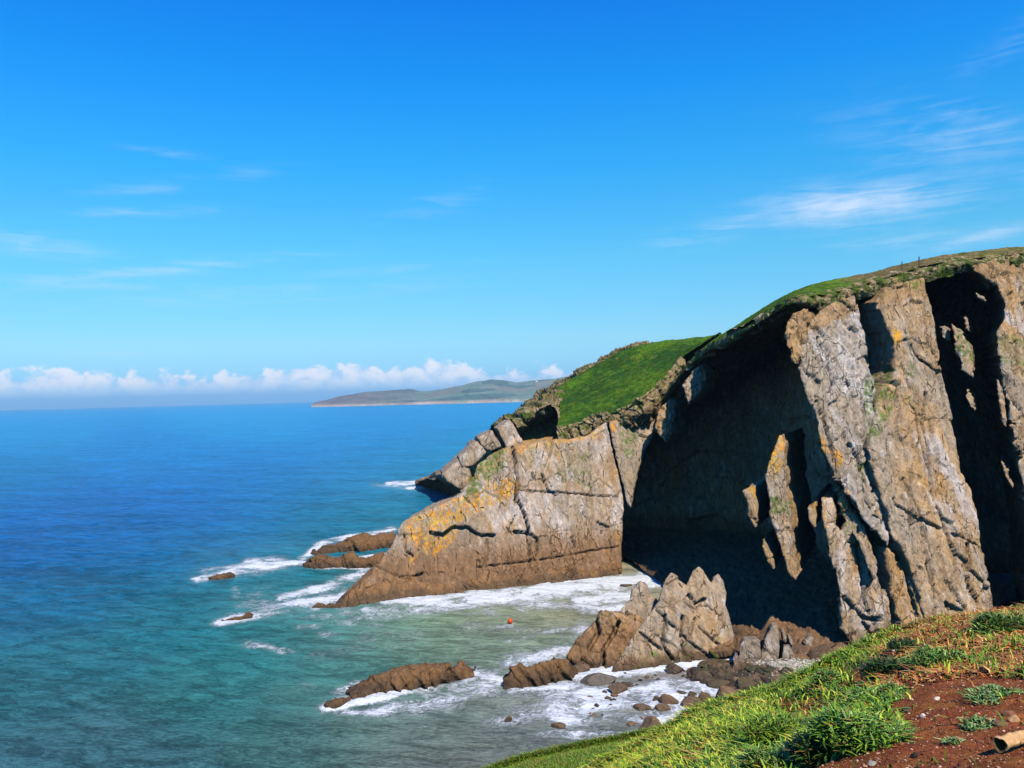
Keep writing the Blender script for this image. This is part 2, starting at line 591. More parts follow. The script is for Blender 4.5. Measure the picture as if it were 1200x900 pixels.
def slab(name, parent, poly, P0, N, off=0.0, thick=8.0, E=None, res=0.2, jit=0.35, cell=(5, 9), step=0.25, groove=0.25, tilt=0.12, rough=0.18, shear=0.25,
         cracks=(), seed=1, warm=0.0, tide=9.0, pale=0.0, gain=1.0, edge=0.35, frag=0.0, mat=None, fine=0.0):
    """one plate of rock: outline on its bedding plane, broken front face, sides running back into the cliff"""
    N = np.asarray(N, float) / np.linalg.norm(N)
    S = np.cross(ZUP, N)
    S /= np.linalg.norm(S)
    T = np.cross(N, S)
    P0 = np.asarray(P0, float) + N * off
    q = np.array([[np.dot(OnPlane(x, y, P0, N) - P0, S), np.dot(OnPlane(x, y, P0, N) - P0, T)] for x, y in poly])
    pts = []                                               # ragged outline
    for k in range(len(q)):
        a, b = q[k], q[(k + 1) % len(q)]
        n = max(1, int(np.linalg.norm(b - a) / 0.45))
        for j in range(n):
            pts.append(a + (b - a) * j / n)
    pts = np.array(pts)
    p3 = np.stack([pts[:, 0], pts[:, 1], np.full(len(pts), seed * 3.7)], 1)
    pts0 = pts.copy()
    pts = pts + jit * np.stack([fbm(p3, 0.55, 3, seed + 50, 0.6), fbm(p3, 0.55, 3, seed + 60, 0.6)], 1) * 1.6
    lo, hi = pts.min(0) - res, pts.max(0) + res
    ns, nt = int((hi[0] - lo[0]) / res) + 2, int((hi[1] - lo[1]) / res) + 2
    gs, gt = np.meshgrid(lo[0] + np.arange(ns) * res, lo[1] + np.arange(nt) * res, indexing='ij')
    X = np.stack([gs.ravel(), gt.ravel()], 1)
    ins = inside(X, pts)
    sd = np.zeros(len(X), np.float32)
    sd[ins] = seg_dist(X[ins], pts, True)
    F = grid_faces(ns, nt)
    F = F[ins[F].all(1)]
    used = np.unique(F)
    remap = np.full(len(X), -1)
    remap[used] = np.arange(len(used))
    F, X, sd = remap[F], X[used].copy(), sd[used]
    e = np.concatenate([F[:, [0, 1]], F[:, [1, 2]], F[:, [2, 3]], F[:, [3, 0]]])
    key = e.min(1).astype(np.int64) * (len(X) + 1) + e.max(1)
    uq, inv, cnt = np.unique(key, return_inverse=True, return_counts=True)
    be = e[cnt[inv] == 1]
    bv = np.unique(be)
    jv = np.zeros((len(bv), 2))
    pn, pn0 = np.roll(pts, -1, 0), np.roll(pts0, -1, 0)
    for ii, k in enumerate(bv):                            # pull the rim onto the outline
        ab = pn - pts
        tt = np.clip(((X[k] - pts) * ab).sum(1) / np.maximum((ab * ab).sum(1), 1e-9), 0, 1)
        c_ = pts + tt[:, None] * ab
        j = ((c_ - X[k]) ** 2).sum(1).argmin()
        X[k] = c_[j]
        jv[ii] = pts0[j] + tt[j] * (pn0[j] - pts0[j]) - c_[j]
    sd[bv] = 0
    B = P0 + X[:, :1] * S + X[:, 1:] * T
    s, t = X[:, 0], X[:, 1]
    b3 = np.stack([s, t, np.full(len(s), seed * 5.1)], 1)
    wx, wy = fbm(b3, 0.25, 3, seed + 3), fbm(b3, 0.25, 3, seed + 4)
    s2, t2 = s + shear * t + 1.6 * wx, t + 1.6 * wy
    a, b, bd, ox, oy = vor(s2 / cell[0], t2 / cell[1], seed)
    h = step * (a - 0.5) * 2 + tilt * (ox * (b - 0.5) * 2 + oy * (a - 0.5) * 2) * min(cell) * 0.5
    h = h - groove * (1 - sst(bd, 0.015, 0.075)) * (b > 0.45)
    if frag:                                               # small broken blocks
        a, b, bd, ox, oy = vor(s2 / (cell[0] * 0.28), t2 / (cell[1] * 0.28), seed + 5)
        km = sst(fbm(b3, 0.16, 2, seed + 8) + 0.15, -0.2, 0.3)
        h = h + frag * km * ((a - 0.5) * 2 + 0.9 * (ox * (b - 0.5) + oy * (a - 0.5)) - 0.5 * (1 - sst(bd, 0.02, 0.12)))
    h = h + rough * (fbm(b3, 0.35, 5, seed + 6, 0.55) + 0.5 * fbm(b3, 1.6, 3, seed + 7))
    h = h + 0.35 * rough * fbm(b3 * np.array([3.2, 0.5, 1]), 0.8, 3, seed + 12, 0.6)
    h = h - edge * np.exp(-sd / 0.5)
    for (cp, cw, cdp) in cracks:
        c2 = np.array([[np.dot(OnPlane(x, y, P0, N) - P0, S), np.dot(OnPlane(x, y, P0, N) - P0, T)] for x, y in cp])
        dd = seg_dist(X + 0.35 * np.stack([fbm(b3, 0.9, 3, seed + 31), fbm(b3, 0.9, 3, seed + 32)], 1), c2)
        wv = 1.45 * cw * (0.75 + 0.6 * fbm(b3, 0.4, 2, seed + 33))
        h = h - 1.4 * cdp * (1 - sst(dd, wv * 0.55, wv * 0.55 + 0.22))
    V = B + h[:, None] * N
    colr = rock_colour(V, seed, warm, tide, pale, gain)
    # sides
    E = EDIR if E is None else np.asarray(E, float)
    rings = max(3, int(thick / 1.0))
    if thick > 14:
        rings = int(thick / 1.6)
    idx = {int(v): i for i, v in enumerate(bv)}
    VV, CC, base, rim = [V], [colr], len(V), np.array([idx[int(v)] for v in be.ravel()]).reshape(-1, 2)
    prev = bv
    FF = [F]
    for r in range(1, rings + 1):
        Q = V[bv] + E * thick * r / rings + (jv[:, :1] * S + jv[:, 1:] * T) * min(1, r / 1.3) * 0.95
        nz = np.stack([fbm(Q, 0.45, 3, seed + 71), fbm(Q, 0.45, 3, seed + 72), fbm(Q, 0.45, 3, seed + 73)], 1)
        Q = Q + nz * min(0.7, jit * 1.5 + 0.15) * min(1, r / 1.5)
        VV.append(Q)
        CC.append(rock_colour(Q, seed, warm, tide, pale - 0.2, gain))
        cur = base + np.arange(len(bv))
        FF.append(np.stack([prev[rim[:, 1]], prev[rim[:, 0]], cur[rim[:, 0]], cur[rim[:, 1]]], 1))
        base += len(bv)
        prev = cur
    return mesh_obj(name, np.concatenate(VV), np.concatenate(FF), mat or M_ROCK, parent, np.concatenate(CC))


def rough_loft(name, parent, rows, nu, nv, amp, scale, seed, colf, mat, flip=False, strat=0.0, cells=0.0, cscale=0.3, kind=None):
    G = loft(rows, nu, nv)
    n = normals(G)
    if flip:
        n = -n
    P = G.reshape(-1, 3)
    nn = n.reshape(-1, 3)
    d = amp * (fbm(P, scale, 5, seed, 0.55) + 0.35 * fbm(P, scale * 4.1, 3, seed + 5))
    if cells:
        q = P + 0.8 * np.stack([fbm(P, 0.5, 2, seed + 1), fbm(P, 0.5, 2, seed + 2), fbm(P, 0.5, 2, seed + 3)], 1)
        a, b, bd, ox, oy = vor((q[:, 0] * 0.8 + q[:, 1] * 0.6) * cscale, (q[:, 2] + 0.3 * q[:, 0]) * cscale * 0.6, seed)
        d = d + cells * ((a - 0.5) * 2 + 1.2 * (ox * (b - 0.5) + oy * (a - 0.5)) - 0.4 * (1 - sst(bd, 0.02, 0.1)))
    if strat:
        c_ = (P @ np.array([0.85, 0.15, 0.5])) * 0.7 + 1.3 * fbm(P, 0.3, 3, seed + 8)
        fl_ = np.floor(c_)
        g_ = np.minimum(c_ - fl_, 1 - (c_ - fl_))
        hh_ = _hf(fl_.astype(np.int64), np.zeros(len(P), np.int64), np.zeros(len(P), np.int64), seed)
        d = d + strat * (1 - 0.8 * nn[:, 2] ** 2) * ((hh_ - 0.5) * 1.2 - 1.1 * np.exp(-(g_ / 0.13) ** 2) + 0.5 * (c_ - fl_ - 0.5))
    V = P + nn * d[:, None]
    F = grid_faces(nu, nv)
    if flip:
        F = F[:, ::-1]
    o = mesh_obj(name, V, np.ascontiguousarray(F), mat, parent, colf(V))
    if kind:
        o['kind'] = kind
    return o
# ------------------------------------------------------------------ sea
FOAM = [  # polyline in the picture, half-width in pixels, strength
    ([(232, 679), (262, 672), (300, 664), (350, 660), (420, 664), (440, 660)], 5, 1.05),
    ([(250, 672), (290, 666), (330, 664)], 10, .75), ([(290, 658), (330, 655)], 6, .7), ([(355, 655), (380, 636), (410, 629), (440, 627)], 4, .95),
    ([(370, 656), (420, 654), (450, 650)], 3, .9), ([(258, 729), (290, 722), (320, 714), (350, 706), (400, 700), (425, 690)], 7, .9),
    ([(330, 700), (370, 692), (410, 684), (430, 678)], 7, .8), ([(300, 718), (360, 712), (400, 712)], 9, .7), ([(430, 712), (480, 708), (540, 700), (620, 696)], 6, .95),
    ([(450, 706), (520, 702), (580, 697), (650, 689), (730, 679), (760, 676)], 8, 1.15), ([(560, 704), (640, 697), (700, 690), (745, 690)], 8, .9),
    ([(640, 688), (690, 686), (740, 682), (780, 678)], 10, 1.25), ([(680, 705), (720, 700), (745, 695)], 10, 1.0), ([(690, 716), (730, 712)], 8, .75),
    ([(660, 760), (690, 728)], 10, .55), ([(600, 778), (640, 768), (668, 760)], 10, .75), ([(610, 742), (670, 735)], 12, .35),
    ([(384, 830), (412, 824), (440, 818), (470, 812)], 6, 1.25), ([(400, 808), (420, 800)], 5, .75), ([(400, 834), (440, 836), (470, 826)], 9, .75), ([(480, 812), (530, 804), (556, 796)], 4, .9),
    ([(470, 830), (560, 812), (600, 800)], 9, .6), ([(555, 790), (600, 800), (660, 800)], 9, .95), ([(600, 808), (660, 806), (690, 800)], 6, 1.0), ([(676, 793), (720, 786), (800, 778), (860, 772)], 9, 1.25),
    ([(690, 812), (760, 806), (840, 800), (880, 800)], 13, 1.05), ([(700, 828), (760, 822), (820, 818)], 14, .95), ([(660, 846), (720, 842), (800, 846)], 15, .85), ([(640, 858), (700, 862), (760, 858)], 8, .8),
    ([(620, 830), (680, 836)], 13, .5), ([(560, 850), (640, 862)], 14, .35), ([(290, 756), (310, 758), (330, 764)], 5, .75), ([(350, 735), (372, 733)], 4, .8), ([(330, 760), (345, 764)], 4, .6),
    ([(380, 745), (430, 736)], 9, .45), ([(275, 690), (280, 710)], 6, .45), ([(455, 567), (485, 566), (500, 563)], 3.0, 1.0), ([(480, 572), (520, 571), (545, 569)], 2.6, 1.1), ([(440, 568), (520, 576), (550, 578)], 4, .5),
    ([(580, 735), (600, 732)], 4, .55), ([(592, 752), (612, 748)], 5, .7), ([(640, 742), (660, 738)], 5, .6), ([(250, 648), (340, 640)], 12, .25), ([(330, 812), (360, 804)], 9, .4),
    ([(460, 620), (420, 630)], 4, .8), ([(600, 770), (640, 758), (700, 748)], 12, .45), ([(800, 780), (900, 795)], 10, .9), ([(640, 690), (700, 690), (750, 684)], 14, 1.0), ([(450, 704), (560, 704), (660, 694)], 10, .85), ([(690, 800), (760, 815), (830, 812)], 22, .8), ([(660, 835), (740, 840), (790, 835)], 20, .7), ([(640, 780), (600, 790), (570, 800)], 14, .7), ([(370, 690), (410, 680), (430, 670)], 8, .8), ([(690, 735), (670, 750), (640, 765)], 14, .6), ([(560, 742), (640, 752), (700, 758)], 30, .42), ([(600, 835), (700, 838), (780, 832)], 30, .55), ([(300, 704), (400, 722), (430, 730)], 20, .5), ([(380, 762), (500, 742)], 25, .36), ([(440, 716), (560, 714), (700, 702)], 14, .6), ([(560, 800), (620, 815), (700, 815)], 24, .55), ([(420, 840), (520, 825)], 18, .5), ([(400, 815), (480, 820), (550, 805)], 12, .55)]
SEAC = [  # water colour seen at places in the picture
    (0, 500, 28, 138, 197), (300, 490, 30, 142, 201), (600, 485, 32, 146, 203), (0, 560, 14, 114, 172), (200, 540, 20, 122, 190), (450, 510, 26, 132, 197), (560, 500, 28, 136, 197),
    (0, 610, 16, 95, 170), (150, 590, 20, 102, 178), (300, 560, 18, 112, 184), (420, 540, 22, 122, 188), (520, 528, 26, 128, 186), (600, 515, 28, 130, 190),
    (0, 650, 18, 93, 158), (120, 630, 20, 99, 164), (240, 600, 24, 104, 180),
    (330, 590, 30, 112, 160), (450, 560, 40, 123, 158), (540, 545, 38, 134, 152), (600, 540, 38, 134, 152), (250, 640, 32, 106, 146), (100, 690, 32, 102, 140), (0, 720, 36, 102, 138),
    (400, 610, 38, 121, 146), (500, 590, 40, 121, 150), (350, 680, 42, 123, 134), (220, 720, 44, 114, 128), (80, 770, 50, 110, 122), (0, 820, 58, 108, 118), (120, 860, 71, 106, 114),
    (0, 890, 68, 104, 116), (250, 820, 58, 115, 116), (320, 760, 48, 119, 122), (380, 730, 66, 124, 120), (450, 745, 112, 149, 133), (520, 730, 146, 152, 118), (600, 720, 165, 154, 121), (680, 715, 182, 157, 133),
    (560, 760, 131, 146, 129), (420, 790, 77, 122, 114), (360, 850, 77, 111, 108), (480, 850, 120, 127, 118), (560, 870, 120, 116, 110), (640, 810, 146, 137, 125), (620, 760, 148, 149, 131), (700, 830, 156, 137, 133), (760, 800, 165, 137, 131), (640, 880, 114, 109, 106), (850, 800, 154, 124, 121)]


def build_sea():
    yy = np.concatenate([np.arange(1.6, 6, 0.5), np.arange(6, 440, 1.35), np.arange(440, 1500, 18)])
    dist = 40.0 / (yy / FP)                                # rings round the foot of the viewpoint, denser towards the horizon
    dist = np.concatenate([[25000.0], dist])
    azs = np.concatenate([np.linspace(-75, -38, 24)[:-1], np.linspace(-38, 25, 640), np.linspace(25, 75, 30)[1:]])
    A, D = np.meshgrid(np.radians(azs), dist, indexing='ij')
    V = np.stack([np.sin(A) * D, np.cos(A) * D, np.zeros_like(D)], 2).reshape(-1, 3)
    px, py = proj(V)
    near = np.clip(1 - D.ravel() / 900, 0, 1)
    w1 = pnoise(np.stack([V[:, 0] * 0.07 + V[:, 1] * 0.05, V[:, 1] * 0.16 - V[:, 0] * 0.04, np.zeros(len(V))], 1), 3)
    w2 = pnoise(np.stack([V[:, 0] * 0.22, V[:, 1] * 0.42, np.zeros(len(V))], 1), 4)
    V[:, 2] = (0.45 * w1 + 0.22 * w2) * near
    # colour of the water: clear and blue offshore, silty green in the cove
    an = np.array(SEAC, float)
    wob = 16 * fbm(np.stack([px / 60, py / 22, np.zeros(len(px))], 1), 1.0, 3, 8)
    acc, wt = np.zeros((len(V), 3)), np.zeros(len(V))
    cl = lin(*an[:, 2:].T).T if False else np.array([lin(*r[2:]) for r in an])
    for (ax, ay), c in zip(an[:, :2], cl):
        g = np.exp(-(((px + wob - ax) / 85) ** 2 + ((py + 0.3 * wob - ay) / 32) ** 2)) + 1e-5 / (1 + ((px - ax) / 62) ** 2 + ((py - ay) / 26) ** 2)
        acc += g[:, None] * c
        wt += g
    col = acc / wt[:, None] * np.array([0.9, 1.12, 1.03])
    foam = np.zeros(len(V), np.float32)
    near_m = (py > 540) & (py < 960) & (px > 150) & (px < 1050)
    pp = np.stack([px, py], 1)[near_m]
    best = np.zeros(len(pp))
    nz = fbm(V[near_m], 0.12, 4, 12)
    asp = np.array([1.0, 2.0])
    for ln, hw, s in FOAM:
        d = seg_dist(pp * asp, np.array(ln, float) * asp)
        best = np.maximum(best, 0.92 * s * np.exp(-(d / (hw * 2.0 * (1 + 0.8 * nz))) ** 2))
    foam[near_m] = best
    lumps = fbm(V, 0.9, 3, 15)
    V[:, 2] += np.clip(foam - 0.5, 0, 1) * (0.35 + 0.5 * lumps)
    m_, t, bs = mat_new('sea_water')
    at = t.new('ShaderNodeAttribute', attribute_name='col')
    fo = t.new('ShaderNodeAttribute', attribute_name='foam')
    tc = t.new('ShaderNodeTexCoord')
    P = t.mapping(tc.outputs['Object'], (1, 1, 1), (0, 0, R(18)))
    s1 = t.noise(t.mapping(P, (0.35, 1.0, 1)), 0.06, 5, 0.6, 0.6)
    s2 = t.noise(t.mapping(P, (0.4, 1.0, 1)), 0.42, 6, 0.65, 0.8)
    s3 = t.noise(t.mapping(P, (0.55, 1.0, 1)), 2.2, 5, 0.65, 0.6)
    k = t.ramp(t.math('ADD', t.math('ADD', t.math('MULTIPLY', s1, 0.22), t.math('MULTIPLY', s2, 0.44)), t.math('MULTIPLY', s3, 0.34)), 0.39, 0.61, 0.50, 1.58)  # light and dark of the ripples painted into the water colour
    sc_ = t.new('ShaderNodeVectorMath', operation='SCALE')
    t.l.new(at.outputs['Color'], sc_.inputs[0])
    t.inp(sc_.inputs['Scale'], t.math('MULTIPLY', k, 0.73))
    # foam: torn lace where thin, solid where thick
    ln1 = t.noise(P, 0.40, 6, 0.65, 1.6)
    ln2 = t.noise(P, 1.5, 5, 0.65, 1.0)
    l1 = t.math('SUBTRACT', 1.0, t.math('ABSOLUTE', t.math('MULTIPLY_ADD', ln1, 4.5, -2.25)))
    l2 = t.math('SUBTRACT', 1.0, t.math('ABSOLUTE', t.math('MULTIPLY_ADD', ln2, 4.5, -2.25)))
    lace = t.math('MAXIMUM', l1, t.math('MULTIPLY', l2, 0.85))
    lace = t.math('ADD', t.math('MULTIPLY', lace, 0.62), t.math('MULTIPLY', ln2, 0.38))
    patch = t.noise(P, 0.13, 4, 0.6)
    dn = t.math('MULTIPLY', fo.outputs['Fac'], t.ramp(patch, 0.3, 0.65, 0.45, 1.15))
    thr = t.math('SUBTRACT', 1.0, dn)
    ff = t.ramp(t.math('SUBTRACT', lace, thr), 0.0, 0.42)
    ff = t.math('MULTIPLY', ff, t.ramp(fo.outputs['Fac'], 0.04, 0.3))
    ff = t.math('MULTIPLY', ff, 0.96)
    milky = t.mix(t.math('MULTIPLY', fo.outputs['Fac'], 0.22, clamp=True), sc_.outputs[0], tuple(lin(150, 185, 170)))
    t.l.new(t.mix(ff, milky, (0.80, 0.82, 0.83)), bs.inputs['Base Color'])
    t.inp(bs.inputs['Roughness'], t.ramp(ff, 0, 1, 0.28, 0.9))
    bs.inputs['IOR'].default_value = 1.33
    bs.inputs['Specular IOR Level'].default_value = 0.045
    h = t.math('ADD', t.math('MULTIPLY', s2, 1.6), t.math('MULTIPLY', s3, 0.45))
    h = t.math('ADD', h, t.math('MULTIPLY', s1, 2.0))
    h = t.math('ADD', h, t.math('MULTIPLY', ff, 0.35))
    bp = t.new('ShaderNodeBump')
    bp.inputs['Strength'].default_value = 0.85
    bp.inputs['Distance'].default_value = 1.0
    t.l.new(h, bp.inputs['Height'])
    t.l.new(bp.outputs[0], bs.inputs['Normal'])
    F = grid_faces(len(azs), len(dist))[:, ::-1]
    o = mesh_obj('sea', V, np.ascontiguousarray(F), m_, None, col, {'foam': foam})
    tag(o, 'blue sea turning silty green with white foam in the cove', None, None, 'structure')


build_sea()

# ------------------------------------------------------------------ far hills across the bay, with their village
HY = 5200.0
HILL = [(364, 474), (372, 471), (385, 467.5), (400, 464), (415, 461.5), (430, 459), (455, 457.5), (478, 455.5), (488, 457.5), (500, 458.5), (520, 455.5), (545, 450.5), (560, 446.5), (575, 444.5), (590, 445.5), (605, 448), (625, 446),
        (650, 443.5), (665, 441), (690, 440), (730, 437), (800, 434), (900, 428)]


def build_hills():
    n = 420
    xs = np.linspace(364, 900, n)
    ys = np.interp(xs, [p[0] for p in HILL], [p[1] for p in HILL])
    ys = ys + 1.5 * fbm(np.stack([xs / 14, np.zeros(n), np.zeros(n)], 1), 1, 4, 2)
    rows = []
    nv = 60
    for x, y in zip(xs, ys):
        top = W(x, y, HY + 700)
        zt = max(top[2], 1.0)
        sh = W(x, 460, HY)
        front = np.array([sh[0], HY + 160 * pnoise(np.array([[x / 40, 0, 0]]), 5)[0] - 0.6 * (x - 364), -6.0])
        r = []
        for j in range(nv):
            f = j / (nv - 1)
            if f < 0.6:
                g = f / 0.6
                cl = 0.13 if g > 0.04 else 0.13 * g / 0.04
                z = -6 + (zt + 6) * (cl + (1 - cl) * g ** 0.9 if g > 0 else 0)
                yv = front[1] + (top[1] - front[1]) * g
                xv = front[0] + (top[0] - front[0]) * g
            else:
                g = (f - 0.6) / 0.4
                z = zt * (1 - g * g) - 6 * g
                yv, xv = top[1] + 1500 * g, top[0] * (1 + 0.2 * g)
            r.append((xv, yv, z))
        rows.append(r)
    G = np.array(rows)
    P = G.reshape(-1, 3).copy()
    d = fbm(P, 0.004, 5, 31)
    amp = np.clip(np.minimum(P[:, 2] * 0.5, 18), 0, 18)
    f = (np.arange(n * nv) % nv) / (nv - 1)
    P[:, 2] += d * amp * np.clip(np.abs(f - 0.6) / 0.15, 0, 1)
    a, b, bd, ox, oy = vor(P[:, 0] / 210 + 0.3 * d, P[:, 1] / 150, 4)
    col = np.where((a > 0.55)[:, None], lin(104, 124, 112), np.where((a > 0.3)[:, None], lin(116, 120, 108), lin(82, 104, 100)))  # distance haze painted into the field colours: paler and greyer
    west = sst(P[:, 0] / P[:, 1], -0.24, -0.06)[:, None]
    col = col * west + (1 - west) * lin(112, 108, 108) * (1 + 0.25 * d[:, None])
    k = (sst(bd, 0.02, 0.08))[:, None]
    col = col * (0.75 + 0.25 * k)
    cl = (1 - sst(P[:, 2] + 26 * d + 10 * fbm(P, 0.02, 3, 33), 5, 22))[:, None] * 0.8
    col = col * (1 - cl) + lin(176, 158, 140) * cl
    F = grid_faces(n, nv)
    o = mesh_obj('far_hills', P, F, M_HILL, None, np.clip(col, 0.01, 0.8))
    tag(o, 'low green and brown hills across the bay', None, None, 'structure')
    return P.reshape(n, nv, 3)


HG = build_hills()
M_WHITE = mat_plain('white_render', (0.82, 0.80, 0.76), 0.8)
M_SLATE = mat_plain('slate_roof', (0.16, 0.16, 0.18), 0.7)
M_PANE = mat_plain('dark_pane', (0.03, 0.035, 0.04), 0.15)


def box(cx, cy, z0, sx, sy, sz):
    x0, x1, y0, y1 = cx - sx / 2, cx + sx / 2, cy - sy / 2, cy + sy / 2
    V = [(x, y, z) for z in (z0, z0 + sz) for y in (y0, y1) for x in (x0, x1)]
    return V, [(0, 2, 3, 1), (4, 5, 7, 6), (0, 1, 5, 4), (2, 6, 7, 3), (0, 4, 6, 2), (1, 3, 7, 5)]


def hill_point(px, py):
    X, Y = proj(HG.reshape(-1, 3))
    f = np.tile(np.arange(HG.shape[1]), HG.shape[0]) < HG.shape[1] * 0.6
    i = (((X - px) ** 2 + (Y - py) ** 2) + 1e9 * ~f).argmin()
    return HG.reshape(-1, 3)[i]


random.seed(4)
for i, (px, py, wd) in enumerate(((629.5, 447.2, 14), (635, 446.6, 16), (640.5, 451.5, 15), (634, 454.5, 17), (645.5, 452.5, 18), (648.5, 453.6, 15), (643, 449.5, 12), (651, 451.8, 12), (638, 450, 11))):
    p = hill_point(px, py)
    if i == 0:
        src = thing('house', 'tiny white house in the village on the far hillside', 'house', p, 'white houses on the hills across the bay')
        V, F = box(0, 0, -6, 15, 11, 14)
        wl = mesh_obj('wall', np.array(V) + p, F, M_WHITE, src, smooth=False)
        V = [(-8, -6, 8), (8, -6, 8), (8, 6, 8), (-8, 6, 8), (-8, 0, 13), (8, 0, 13)]
        rf = mesh_obj('roof', np.array(V) + p, [(0, 1, 5, 4), (2, 3, 4, 5), (1, 2, 5), (3, 0, 4), (0, 3, 2, 1)], M_SLATE, src, smooth=False)
        parts = [wl, rf]
    else:
        c = src.copy()
        COL.objects.link(c)
        c.location = p
        c.scale = (wd / 15,) * 3
        for q in parts:
            d = q.copy()
            COL.objects.link(d)
            d.parent = c

# ------------------------------------------------------------------ lichen and moss
LICHEN += [([(478, 610), (520, 590), (552, 578), (600, 560), (612, 572), (560, 600), (535, 612), (533, 632), (510, 650), (498, 648), (480, 632)], 0.85),
           ([(575, 530), (598, 520), (600, 528), (585, 545), (562, 560), (552, 568), (545, 560)], 0.75), ([(603, 514), (632, 510), (648, 508), (700, 502), (702, 512), (680, 516), (650, 520), (630, 522), (606, 532)], 0.85),
           ([(640, 512), (655, 512), (652, 560), (640, 540)], 0.45), ([(684, 499), (704, 497), (702, 506)], 0.9), ([(712, 491), (724, 491), (720, 505)], 0.95),
           ([(912, 508), (918, 516), (916, 545), (906, 560), (898, 548)], 0.95), ([(876, 570), (886, 570), (886, 582)], 1.0), ([(957, 500), (962, 510), (972, 530), (966, 535)], 0.85), ([(978, 528), (988, 535), (984, 545)], 0.95),
           ([(981, 565), (990, 572), (1005, 600), (990, 605)], 0.75), ([(948, 592), (958, 588), (960, 600)], 0.9), ([(964, 582), (975, 590), (970, 650), (965, 630)], 0.65), ([(1048, 388), (1056, 390), (1054, 402), (1047, 400)], 1.0),
           ([(1075, 335), (1085, 340), (1085, 375), (1072, 350)], 0.5), ([(1040, 640), (1050, 640), (1060, 680), (1045, 670)], 0.5), ([(480, 648), (500, 650), (496, 665), (480, 660)], 0.5)]
MOSS += [([(1014, 445), (1042, 432), (1050, 465), (1036, 500), (1018, 520), (1016, 480)], 0.58), ([(650, 520), (690, 530), (690, 570), (655, 560)], 0.42), ([(620, 525), (640, 525), (640, 560), (622, 555)], 0.38),
         ([(730, 495), (745, 497), (740, 540), (728, 520)], 0.55), ([(560, 540), (590, 525), (590, 545), (560, 575), (545, 585)], 0.6), ([(960, 330), (1090, 310), (1090, 335), (960, 360)], 0.42),
         ([(1060, 420), (1075, 430), (1070, 480), (1058, 460)], 0.4), ([(1005, 540), (1020, 540), (1010, 570)], 0.5), ([(985, 600), (1000, 610), (1005, 640)], 0.55), ([(1125, 385), (1150, 390), (1150, 430), (1120, 410)], 0.55),
         ([(1160, 385), (1200, 400), (1200, 440), (1165, 410)], 0.5), ([(725, 770), (860, 745), (860, 770), (800, 780), (735, 790)], 0.34), ([(905, 585), (925, 590), (925, 600), (905, 600)], 0.7)]
NB = np.array([0.28, -0.88, 0.38])
# ------------------------------------------------------------------ low cliff closing the cove
base_a, base_b = Z(400, 712, -0.5), Z(735, 674, -0.5)
dirw = base_b - base_a
nh = np.array([dirw[1], -dirw[0], 0])
nh /= np.linalg.norm(nh)
NW = nh * 0.93 + ZUP * 0.37
PW = base_a
cove = thing('sea_cliff', 'low sunlit cliff of pale brown slabs topped by a green turf slope', 'cliff', Z(600, 695, 0))
W1 = [(392, 716), (404, 702), (418, 686), (432, 674), (447, 655), (458, 641), (471, 612), (490, 602), (520, 590), (543, 577), (553, 566), (560, 545), (576, 532), (592, 525), (604, 522), (622, 520), (640, 516), (668, 515), (690, 510), (702, 500), (711, 494), (716, 520), (726, 556), (731, 585),
      (731, 600), (729, 640), (728, 684), (690, 692), (640, 697), (560, 707), (500, 711), (450, 716)]
crk = [([(601, 520), (605, 548), (608, 568), (605, 580), (614, 600), (620, 618), (621, 650)], 0.45, 2.0), ([(606, 568), (604, 590)], 0.35, 1.6), ([(603, 623), (622, 624), (630, 632), (629, 650)], 0.3, 1.2), ([(505, 624), (520, 627), (530, 618), (548, 618), (556, 624), (566, 627), (579, 627)], 0.35, 1.3),
       ([(635, 556), (642, 573), (652, 580)], 0.22, .9), ([(605, 573), (640, 576), (690, 580), (725, 582)], 0.12, .5), ([(571, 632), (572, 650), (568, 662)], 0.16, .7), ([(594, 618), (600, 626)], 0.15, .6), ([(622, 655), (620, 666)], 0.2, .8),
       ([(475, 628), (476, 645), (484, 652)], 0.2, .8), ([(670, 630), (674, 640)], 0.2, .8), ([(648, 505), (646, 530), (639, 550)], 0.15, .6), ([(700, 612), (715, 618)], 0.15, .6), ([(470, 677), (484, 677), (495, 672)], 0.25, .9), ([(585, 530), (583, 570)], 0.12, .5),
       ([(540, 600), (545, 640)], 0.08, .3), ([(450, 700), (460, 688), (480, 690)], 0.2, .7), ([(664, 520), (668, 560), (664, 600)], 0.08, .4), ([(690, 520), (694, 600), (690, 650)], 0.08, .4), ([(560, 665), (640, 655), (725, 640)], 0.12, .5)]
slab('rock_slab', cove, W1, PW, NW, 0, 22, E=(0.12, 0.99, 0), res=0.2, jit=0.35, cell=(6, 11), step=0.18, groove=0.28, tilt=0.05, rough=0.28, shear=0.2, cracks=crk, seed=3, warm=-0.03, tide=13, pale=0.32, frag=0.08, edge=0.4)
slab('rock_slab', cove, [(714, 494), (724, 490), (745, 490), (768, 487), (772, 498), (769, 508), (757, 527), (749, 548), (744, 572), (740, 596), (736, 592), (731, 570), (724, 545), (719, 520)], PW, NW, 0.2, 20, E=(0.2, 0.98, 0), res=0.2, cell=(5, 8), step=0.3, seed=5, warm=-0.2, tide=8, pale=0.2)
# foot of the slab: weed-brown ledges
slab('rock_ledge', cove, [(388, 716), (412, 693), (430, 676), (446, 664), (468, 672), (520, 676), (600, 674), (690, 662), (728, 652), (729, 684), (640, 700), (560, 709), (470, 718), (420, 720)], PW, nh * 0.8 + ZUP * 0.6, 0.9, 6, res=0.22, cell=(3.5, 3), step=0.5, tilt=0.25, groove=0.4, rough=0.4, seed=8, warm=0.5, tide=30, jit=0.6)
